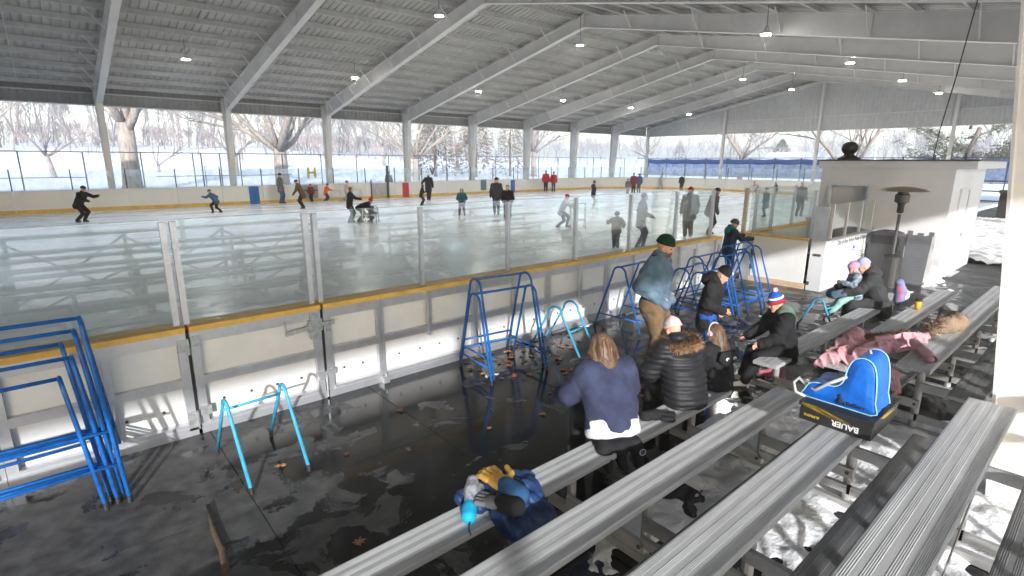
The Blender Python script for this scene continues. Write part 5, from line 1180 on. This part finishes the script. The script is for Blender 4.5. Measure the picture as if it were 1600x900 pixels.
for n_ in 'LR':
    d_ = nrm(J['A'+n_]-J['E'+n_]); part('jacket_pocket', SDF().cap(J['A'+n_]-d_*.03, J['A'+n_]+d_*.13, .07, .075).mesh(.01, .02, wob(.005, 40)), CL['denim'], man, True)
part('pocket', SDF().ell((11.08, 2.37, .62), (.06, .08, .1)).mesh(.014, .01), CL['white'], o_, True)
# --- boy at the gate
J = place(joints(1.46, .08, .0, ((.06, .1), (-.06, -.1)), ((.26, .05, -.09), (.25, -.03, -.11)), nod=.2), 12.2, 6.2, .08, RT+.15)
person('boy in dark patterned helmet and navy jacket holding the gate post', J,
    dict(jacket=CL['navyj'], trousers=CL['navyj'], boot=SKATE, helmet=fab('camo_helmet', (.015, .016, .016), .4, col2=(.10, .13, .08), vs=26., bump=0), hood=CL['teal'], gloves=CL['black'], fat=1.05), True, 'people gathered around the bleachers')
# ================================================================ belongings
def lump(name, S, m, label, cat, loc, h=.01, k=.03, disp=None, group=None):
    o = obj(name, S.mesh(h, k, disp).mesh(loc, True), m, None, loc); OFF[o.name] = loc; return tag(o, label, cat, group)
S = SDF(); zb = .435
S.chain(((1.98, 2.84, zb+.03), (2.16, 2.76, zb+.05), (2.38, 2.72, zb+.05), (2.5, 2.7, zb+.04)), (.05, .07, .07, .055))
S.chain(((2.02, 2.68, zb+.035), (2.2, 2.62, zb+.06), (2.42, 2.58, zb+.06)), (.055, .075, .07))
S.chain(((2.08, 2.53, zb+.03), (2.2, 2.5, zb+.03), (2.4, 2.5, zb+.03)), (.06, .07, .06)); S.chain(((2.08, 2.50, zb), (2.13, 2.42, zb-.07), (2.16, 2.40, zb-.13)), (.06, .07, .05)); S.chain(((2.34, 2.48, zb+.02), (2.36, 2.38, zb-.05), (2.34, 2.36, zb-.13)), (.07, .085, .06)); S.chain(((2.22, 2.48, zb+.02), (2.25, 2.40, zb-.06), (2.25, 2.38, zb-.13)), (.07, .085, .07))
lump('puffer_jacket', S, CL['navyp'], 'navy blue puffer jacket heaped over the front bench', 'jacket', (2.2, 2.6, .43), .009, .035, quilt(.016, .085, 0, (.9, .3, .2), fold(.012, 30, 2.)))
def glove(label, w, d, n, m, mc, sc_, spread=1.):
    S = SDF(); d = nrm(d); n = nrm(np.array(n)-d*(d@np.array(n))); t_ = np.cross(d, n); w = np.array(w)
    S.ell(w+d*.05*sc_, (.065*sc_, .052*sc_, .028*sc_), np.array((d, t_, n)))
    for o_, L in ((.042, .075), (.015, .085), (-.013, .08), (-.04, .062)): a = w+d*.095*sc_+t_*o_*sc_; S.chain((a, a+(d+t_*o_*1.5*spread)*L*.6*sc_, a+(d*.85-n*.2+t_*o_*spread)*L*1.1*sc_), (.016*sc_, .0155*sc_, .013*sc_), .004)
    a = w+d*.03*sc_+t_*.045*sc_; S.chain((a, a+(d*.5+t_*.75)*.06*sc_, a+(d*.9+t_*.7)*.085*sc_), (.02*sc_, .017*sc_, .014*sc_), .008)
    loc = tuple(float(q) for q in w); o = lump('glove', S, m, label, 'glove', loc, .006, .012, wob(.002, 90, 2.))
    C_ = SDF(); C_.cap(w-d*.075*sc_, w+d*.01*sc_, .052*sc_, .042*sc_); C_.cap(w-d*.075*sc_+t_*.02*sc_, w+t_*.012*sc_, .045*sc_, .04*sc_)
    part('cuff', C_.mesh(.007, .02), mc, o, True); return o
glove('mustard leather work glove with blue cuff on the navy jacket', (2.20, 2.60, .575), (-.05, .9, .12), (0, 0, 1), mat('mustard_leather', lin((206, 160, 74)), .6, var=.15, vscale=12), fab('blue_cuff', lin((46, 86, 126))), 1.5)
glove('grey fingered black glove on the navy jacket', (2.08, 2.50, .545), (-.35, .75, -.02), (0, 0, 1), CL['grey'], CL['black'], 1.3)
S = SDF(); a, b = np.array((1.88, 2.62, .475)), np.array((2.08, 2.84, .555)); S.chain((a+(b-a)*.35, a+(b-a)*.7, b), (.045, .05, .045)); S.cap(a+(b-a)*.5+np.array((.06, -.02, 0)), a+(b-a)*.75+np.array((.08, -.02, .0)), .025)
mt = lump('mitten', S, fab('patterned_mitten', (.12, .13, .18), .7, col2=(.45, .45, .48), vs=30.), 'patterned grey mitten with turquoise cuff lying on the bench', 'mitten', (1.98, 2.7, .43), .007)
part('cuff', SDF().chain((a+(b-a)*.02, a+(b-a)*.2, a+(b-a)*.38), (.052, .05, .044)).mesh(.008, .02), fab('turquoise_cuff', lin((30, 160, 205)), .6), mt, True)
part('cord', MB().tube([(1.87, 2.585, .47), (1.84, 2.56, .46), (1.83, 2.545, .437), (1.81, 2.50, .437)], .005, 5), MT['black'], mt, True)
S = SDF(); S.chain(((4.06, 2.74, .47), (4.16, 2.68, .475), (4.26, 2.60, .455)), (.05, .055, .035)); S.cap((4.22, 2.66, .46), (4.34, 2.60, .45), .03); S.cap((4.16, 2.6, .46), (4.24, 2.54, .45), .028)
lump('glove', S, CL['black'], 'black gloves crumpled on the bench between woman and puffer coat', 'glove', (4.18, 2.65, .43), .008, .015, wob(.005, 60, 2.))
# shoe box
cardb = mat('black_card', (.018, .018, .02), .5, var=.12, vscale=6); yel = mat('box_yellow', (.62, .44, .03), .5, col2=(.45, .30, .02), vscale=20)
bxo = thing('shoe_box', (4.7, 1.24, .833), 'black and yellow skate shoe box under the blue bag', 'box')
part('body', MB().box(4.375, 5.0, .985, 1.49, .834, .95), cardb, bxo)
part('lid', MB().box(4.365, 5.01, .975, 1.5, .951, .99), cardb, bxo)
sk = MB()
for k in range(26):
    y0 = 1.49-rnd.random()*.12; y1 = y0-rnd.uniform(.12, .36); z0 = .984-rnd.random()*.022; z1 = z0-(y0-y1)*.20-rnd.random()*.006
    y1 = max(y1, .99); sk.add([(4.3635, y0, z0), (4.3635, y0, z0-.003), (4.3635, y1, z1)], [(0, 1, 2)])
for k in range(8):
    x0 = 4.5+rnd.random()*.1; sk.add([(x0, .9735, .985-k*.004), (x0, .9735, .98-k*.004), (x0+.35, .9735, .965-k*.004)], [(0, 1, 2)])
part('yellow_streaks', sk, yel, bxo)['kind'] = 'stuff'
text('brand_lettering', 'BAUER', .062, (4.372, 1.16, .888), (math.pi/2, math.pi, -math.pi/2), CL['white'], .0015, bxo)
text('model_lettering', 'SUPREME', .028, (4.372, 1.40, .885), (math.pi/2, math.pi, -math.pi/2), yel, .0015, bxo)
# blue skate bag: boot outline in YZ, thick along X
bag_m = mat('blue_nylon', lin((16, 98, 196)), .5, var=.12, vscale=6, bump=.25, bscale=30); pipe = mat('pale_piping', lin((150, 205, 235)), .5)
prof = [(1.49, .995), (1.505, 1.06), (1.47, 1.12), (1.40, 1.14), (1.30, 1.145), (1.245, 1.20), (1.225, 1.32), (1.19, 1.40), (1.12, 1.425), (1.055, 1.38), (1.025, 1.25), (1.015, 1.10), (1.03, .995)]
n_ = len(prof); fine = []
for i in range(n_):                                         # rounded outline
    p0, p1, p2, p3 = (prof[(i+q) % n_] for q in (-1, 0, 1, 2))
    for t_ in (0, .33, .67):
        fine.append(tuple(max(.993 if c_ == 1 else 0, .5*((2*p1[c_])+(-p0[c_]+p2[c_])*t_+(2*p0[c_]-5*p1[c_]+4*p2[c_]-p3[c_])*t_**2+(-p0[c_]+3*p1[c_]-3*p2[c_]+p3[c_])*t_**3)) for c_ in (0, 1)))
hb = .008; xs_ = np.arange(4.41, 4.84, hb); ys_b = np.arange(.97, 1.55, hb); zs_ = np.arange(.96, 1.48, hb)
YY_, ZZ_ = np.meshgrid(ys_b, zs_, indexing='ij'); dm_ = np.full(YY_.shape, 9.); ins = np.zeros(YY_.shape, bool)
for i in range(len(fine)):
    (ay, az_), (by, bz) = fine[i], fine[(i+1) % len(fine)]; ey, ez = by-ay, bz-az_; tt = np.clip(((YY_-ay)*ey+(ZZ_-az_)*ez)/(ey*ey+ez*ez+1e-12), 0, 1)
    dm_ = np.minimum(dm_, np.hypot(YY_-ay-tt*ey, ZZ_-az_-tt*ez))
    cr_ = (az_ > ZZ_) != (bz > ZZ_); ins ^= cr_ & (YY_ < (by-ay)*(ZZ_-az_)/(bz-az_+1e-12)+ay)
d2 = np.where(ins, -dm_, dm_)[None]; bul = .018*np.clip(-d2/.06, 0, 1)
dx_ = np.abs(xs_[:, None, None]-4.62)-.155-bul; rr_ = .02; a_, b_ = d2+rr_, dx_+rr_
DB = np.hypot(np.maximum(a_, 0), np.maximum(b_, 0))+np.minimum(np.maximum(a_, b_), 0)-rr_+wob(.004, 34, 2.)(xs_[:, None, None], ys_b[None, :, None], zs_[None, None, :])
bmb = surf(DB, np.array((xs_[0], ys_b[0], zs_[0])), hb)
bag = solo('skate_bag', bmb, bag_m, 'bright blue boot shaped skate bag standing on the shoe box', 'bag', loc=(4.62, 1.25, .99), smooth=True)
for xo in (4.464, 4.778): part('piping', MB().tube([(xo, y, max(z, .998)) for y, z in fine], .0055, 5, closed=True), pipe, bag, True)
part('strap', MB().tube([(4.45, 1.49, 1.0), (4.43, 1.56, 1.02), (4.47, 1.60, 1.08), (4.5, 1.57, 1.12), (4.49, 1.50, 1.075), (4.445, 1.42, 1.08), (4.44, 1.33, 1.17), (4.47, 1.22, 1.25)], .014, 6), CL['lgrey'], bag, True)
lgm = CL['navyj']
em_ = SDF(); em_.ell((4.438, 1.235, 1.055), (.006, .02, .03)); em_.ell((4.438, 1.24, 1.095), (.006, .013, .014)); em_.ell((4.438, 1.205, 1.04), (.006, .012, .02)); part('emblem', em_.mesh(.005, .004), lgm, bag, True)
lt_ = MB()
for k in range(7): y = 1.185-k*.017; lt_.box(4.432, 4.441, y-.011, y, 1.035, 1.035+(.026 if k in (0, 3) else .016))
part('print', lt_, lgm, bag)['kind'] = 'stuff'
part('zip_pull', MB().bar((4.62, 1.13, 1.43), (4.66, 1.15, 1.44), .012, .008), CL['white'], bag)
# pink coat, rolled sleeve, black bag, cream boot, fur
S = SDF(); z = .66
S.chain(((6.55, 1.95, .70), (6.8, 1.86, .74), (7.1, 1.78, .74)), (.09, .12, .11)); S.chain(((7.05, 1.98, .72), (7.3, 1.9, .76), (7.5, 1.82, .72)), (.08, .1, .08)); S.chain(((6.6, 1.74, .70), (6.72, 1.60, .64), (6.78, 1.46, .55), (6.72, 1.38, .42)), (.10, .1, .09, .06)); S.chain(((7.1, 1.7, .78), (7.35, 1.52, .82), (7.5, 1.38, .86)), (.1, .1, .09)); S.chain(((6.5, 2.0, .68), (6.45, 2.06, .6)), (.08, .05)); S.chain(((6.75, 1.95, .82), (7.0, 1.88, .9), (7.2, 1.95, .84)), (.07, .07, .06)); S.chain(((6.62, 1.72, .78), (6.85, 1.62, .82), (7.1, 1.55, .8)), (.07, .09, .07))
pk = lump('pink_coat', S, CL['rose'], 'crumpled pink nylon coat heaped across the bench ends', 'coat', (6.9, 1.75, .63), .011, .05, fold(.042, 24, 2.))
ruff('fur_trim', pk, [(7.0, 1.83, .86), (7.15, 1.72, .88), (7.3, 1.62, .90), (7.42, 1.5, .92)], 1500, .04, .03, (fur2, fur1), 8)
rl = MB().tube([(7.15, 1.36, .90), (6.95, 1.26, .888), (6.72, 1.12, .885)], [.055, .055, .052], 12)
rs = lump('rolled_sleeve', SDF().cap((7.15, 1.36, .892), (6.70, 1.11, .886), .05), CL['rose'], 'rolled pink sleeve end poking over the bench edge', 'roll', (6.95, 1.25, .83), .01, .02, wob(.004, 50, 1.))
spi = [(6.655+.012*0, 1.085+.036*(1-k/22)*math.cos(k*.85), .886+.036*(1-k/22)*math.sin(k*.85)) for k in range(20)]
part('spiral_end', MB().tube([(6.668, y, z) for _, y, z in spi], .006, 5), CL['magenta'], rs, True)
S = SDF(); S.chain(((7.4, 2.14, .40), (7.15, 2.12, .48), (6.85, 2.1, .5)), (.12, .14, .1)); S.cap((7.3, 2.1, .42), (7.2, 2.05, .3), .12); S.cap((6.6, 2.1, .28), (6.75, 2.1, .3), .06)
lump('black_bag', S, CL['black'], 'black soft bag slumped below the pink coat', 'bag', (7.15, 2.1, .3), .014, .05, wob(.014, 26, 2.))
S = SDF(); S.chain(((6.5, 1.70, .28), (6.52, 1.70, .45), (6.55, 1.71, .62)), (.055, .06, .07)); S.cap((6.5, 1.7, .26), (6.44, 1.82, .24), .05)
lump('cream_boot', S, fab('cream_suede', lin((205, 180, 158))), 'cream suede boot standing between the coat and the blue bag', 'boot', (6.5, 1.7, .2), .01, .03)
for k, (x, y) in enumerate(((7.22, 2.88), (7.17, 2.74))):
    S = SDF(); S.cap((x, y, .045), (x-.13, y+.09, .04), .045, .038); S.cap((x, y, .05), (x+.01, y, .11), .043, .04)
    o = lump('sneaker', S, fab('pink_canvas', lin((214, 120, 138))) if k == 0 else bpy.data.materials['pink_canvas'], 'pink sneaker with white sole tucked under the bleacher end', 'sneaker', (x, y, 0.), .008, .03, None, 'pair of pink sneakers')
    part('sole', SDF().cap((x+.02, y-.01, .02), (x-.15, y+.1, .02), .048, .04).cut((0, 0, .028), (0, 0, 1)).mesh(.008, .01), CL['white'], o, True)
fz = .835; S = SDF(); S.chain(((7.85, 1.36, fz+.03), (8.1, 1.28, fz+.08), (8.35, 1.22, fz+.09), (8.55, 1.2, fz+.05)), (.04, .10, .115, .07)); S.cap((8.0, 1.36, fz+.04), (8.3, 1.32, fz+.05), .07)
fo = lump('fur_hat', S, fab('fur_base', lin((150, 128, 106)), .95), 'brown and cream fur hat lying on the upper bench', 'hat', (8.2, 1.27, .83), .012, .04, wob(.014, 36, 2.))
ruff('fur', fo, [(7.85, 1.36, fz+.05), (8.1, 1.28, fz+.1), (8.3, 1.24, fz+.13), (8.5, 1.2, fz+.09)], 5200, .05, .085, (fur1, fur2, mat('fur_cream', lin((214, 200, 180)), .9)), 9)
ct = thing('coffee_cup', (10.03, 1.95, .63), 'yellow paper coffee cup with black lid on the bench', 'cup')
part('cup', MB().lathe([(.034, .633), (.048, .77)], 18, (10.03, 1.95, 0)), mat('cup_yellow', lin((232, 168, 32)), .5, var=.05), ct, True)
part('lid', MB().lathe([(.051, .768), (.051, .784), (.046, .788), (.044, .80), (.03, .802)], 18, (10.03, 1.95, 0)), MT['black'], ct)
# ================================================================ snow on the ground and fallen leaves
def vnoise(x, y, f, seed):
    rs_ = np.random.RandomState(seed); T = rs_.rand(64, 64); x = x*f; y = y*f; i = np.floor(x).astype(int); j = np.floor(y).astype(int); u = x-i; v = y-j; u = u*u*(3-2*u); v = v*v*(3-2*v); g_ = lambda a, b: T[a % 64, b % 64]
    return (g_(i, j)*(1-u)+g_(i+1, j)*u)*(1-v)+(g_(i, j+1)*(1-u)+g_(i+1, j+1)*u)*v
def fbm(x, y, f, seed, o=4): return sum(vnoise(x, y, f*2**q, seed+q)*.5**q for q in range(o))/sum(.5**q for q in range(o))
def snow(name, x0, x1, y0, y1, st, dens, hmax, seed, label):
    xs = np.arange(x0, x1, st); ys = np.arange(y0, y1, st); X, Y = np.meshgrid(xs, ys)
    a = fbm(X, Y, 1.3, seed)*.75+fbm(X, Y, 6, seed+9, 3)*.25; th = 1-dens(X, Y); e = (a-.5)*1.6+.5-th
    Z = np.where(e > 0, np.minimum(e*.9, .35)**.75*hmax*(.55+.9*fbm(X, Y, 9, seed+20, 3)), e*.6)+.0015
    keep = (e > -.10); mb = MB(); n = len(xs); idm = -np.ones(X.size, int); kf = keep.ravel()
    q = (kf.reshape(X.shape)[:-1, :-1] & kf.reshape(X.shape)[1:, :-1] & kf.reshape(X.shape)[:-1, 1:] & kf.reshape(X.shape)[1:, 1:]); jj, ii = np.nonzero(q)
    F = np.stack((jj*n+ii, jj*n+ii+1, (jj+1)*n+ii+1, (jj+1)*n+ii), 1); used = np.unique(F); idm[used] = np.arange(len(used))
    mb.v = np.stack((X.ravel()[used], Y.ravel()[used], Z.ravel()[used]), 1).tolist(); mb.f = idm[F].tolist()
    o = obj(name, mb.mesh((0, 0, 0), True), MT['snowc']); OFF[o.name] = (0, 0, 0); tag(o, label, 'snow', None, 'stuff')
g1 = lambda X, Y, x, y, sx, sy: np.exp(-((X-x)/sx)**2-((Y-y)/sy)**2)
snow('trodden_snow', -2, 13, -1.25, 2.75, .028, lambda X, Y: .18+.46*g1(X, Y, 5.8, 2.3, 1.2, .8)+.34*g1(X, Y, 4.3, 1.9, 1.5, .5)+.52*(1-sstep(.6, 1.7, Y))*sstep(.5, 2.5, X)+.14*g1(X, Y, 2.3, 2.1, 1.2, .3)+.22*g1(X, Y, 5.8, 1.2, .8, 1.2), .16, 3, 'trodden grey white snow lying between and under the bleachers')
snow('snow_heap', 13.2, 17.6, 2.3, 4.4, .035, lambda X, Y: .2+.5*g1(X, Y, 16.0, 3.1, .9, .4)+.42*g1(X, Y, 14.2, 4.15, 1.2, .25)+.3*g1(X, Y, 15.2, 3.9, .6, .4), .3, 14, 'white snow heaped along the kiosk and players box walls')
snow('snow_crumbs', 4.0, 13, 2.6, 6.1, .03, lambda X, Y: .10+.16*g1(X, Y, 11, 3.4, 2, 1)+.3*g1(X, Y, 4.9, 5.9, .7, .25)+.3*g1(X, Y, 8.2, 6.02, 1.6, .16), .05, 31, 'thin scraps of snow scattered on the dark floor by the boards')
snow('snow_bank', 20.2, 36, -2, 6.4, .09, lambda X, Y: .75+0*X+.25*sstep(20.4, 21.5, X), .42, 41, 'lumpy shovelled snow bank behind the kiosk between the two paths')
leafm = [mat('dry_leaf', lin((150, 92, 52)), .8, var=.3, vscale=30), mat('pale_leaf', lin((186, 132, 92)), .8, var=.25, vscale=30), mat('brown_leaf', lin((98, 62, 42)), .8, var=.3, vscale=30)]
def leaf_mesh(seed):
    rg = random.Random(seed); n = 14; vs = [(0, 0, .012)]
    for k in range(n): a = 2*math.pi*k/n; r = (.05 if k % 2 == 0 else .024)*rg.uniform(.8, 1.2); vs.append((r*math.cos(a), r*math.sin(a), .004+rg.uniform(0, .016)))
    return MB().add(vs, [(0, k+1, (k+1) % n+1) for k in range(n)]).mesh()
lms = []
for k in range(9):
    me = leaf_mesh(k); me.materials.append(leafm[k % 3]); lms.append(me)
rg = random.Random(5)
for k in range(95):
    if k < 62: x, y, lab = rg.gauss(5.15, .55), min(6.02, rg.gauss(5.55, .36)), 'dry brown leaf in the scatter around the tall nested walkers'
    elif k < 78: x, y, lab = rg.uniform(2.8, 8.5), 6.1-abs(rg.gauss(0, .09)), 'dry brown leaf lying along the foot of the boards'
    else: x, y, lab = rg.uniform(1.0, 7), rg.uniform(3.3, 5.6), 'dry brown leaf lying alone on the wet dark floor'
    o = obj('leaf', lms[k % 9], None, None, (x, y, .002)); o.rotation_euler.z = rg.uniform(0, 6.28); s_ = rg.uniform(.7, 1.35); o.scale = (s_, s_, s_)
    tag(o, lab, 'leaf', 'fallen leaves on the floor')
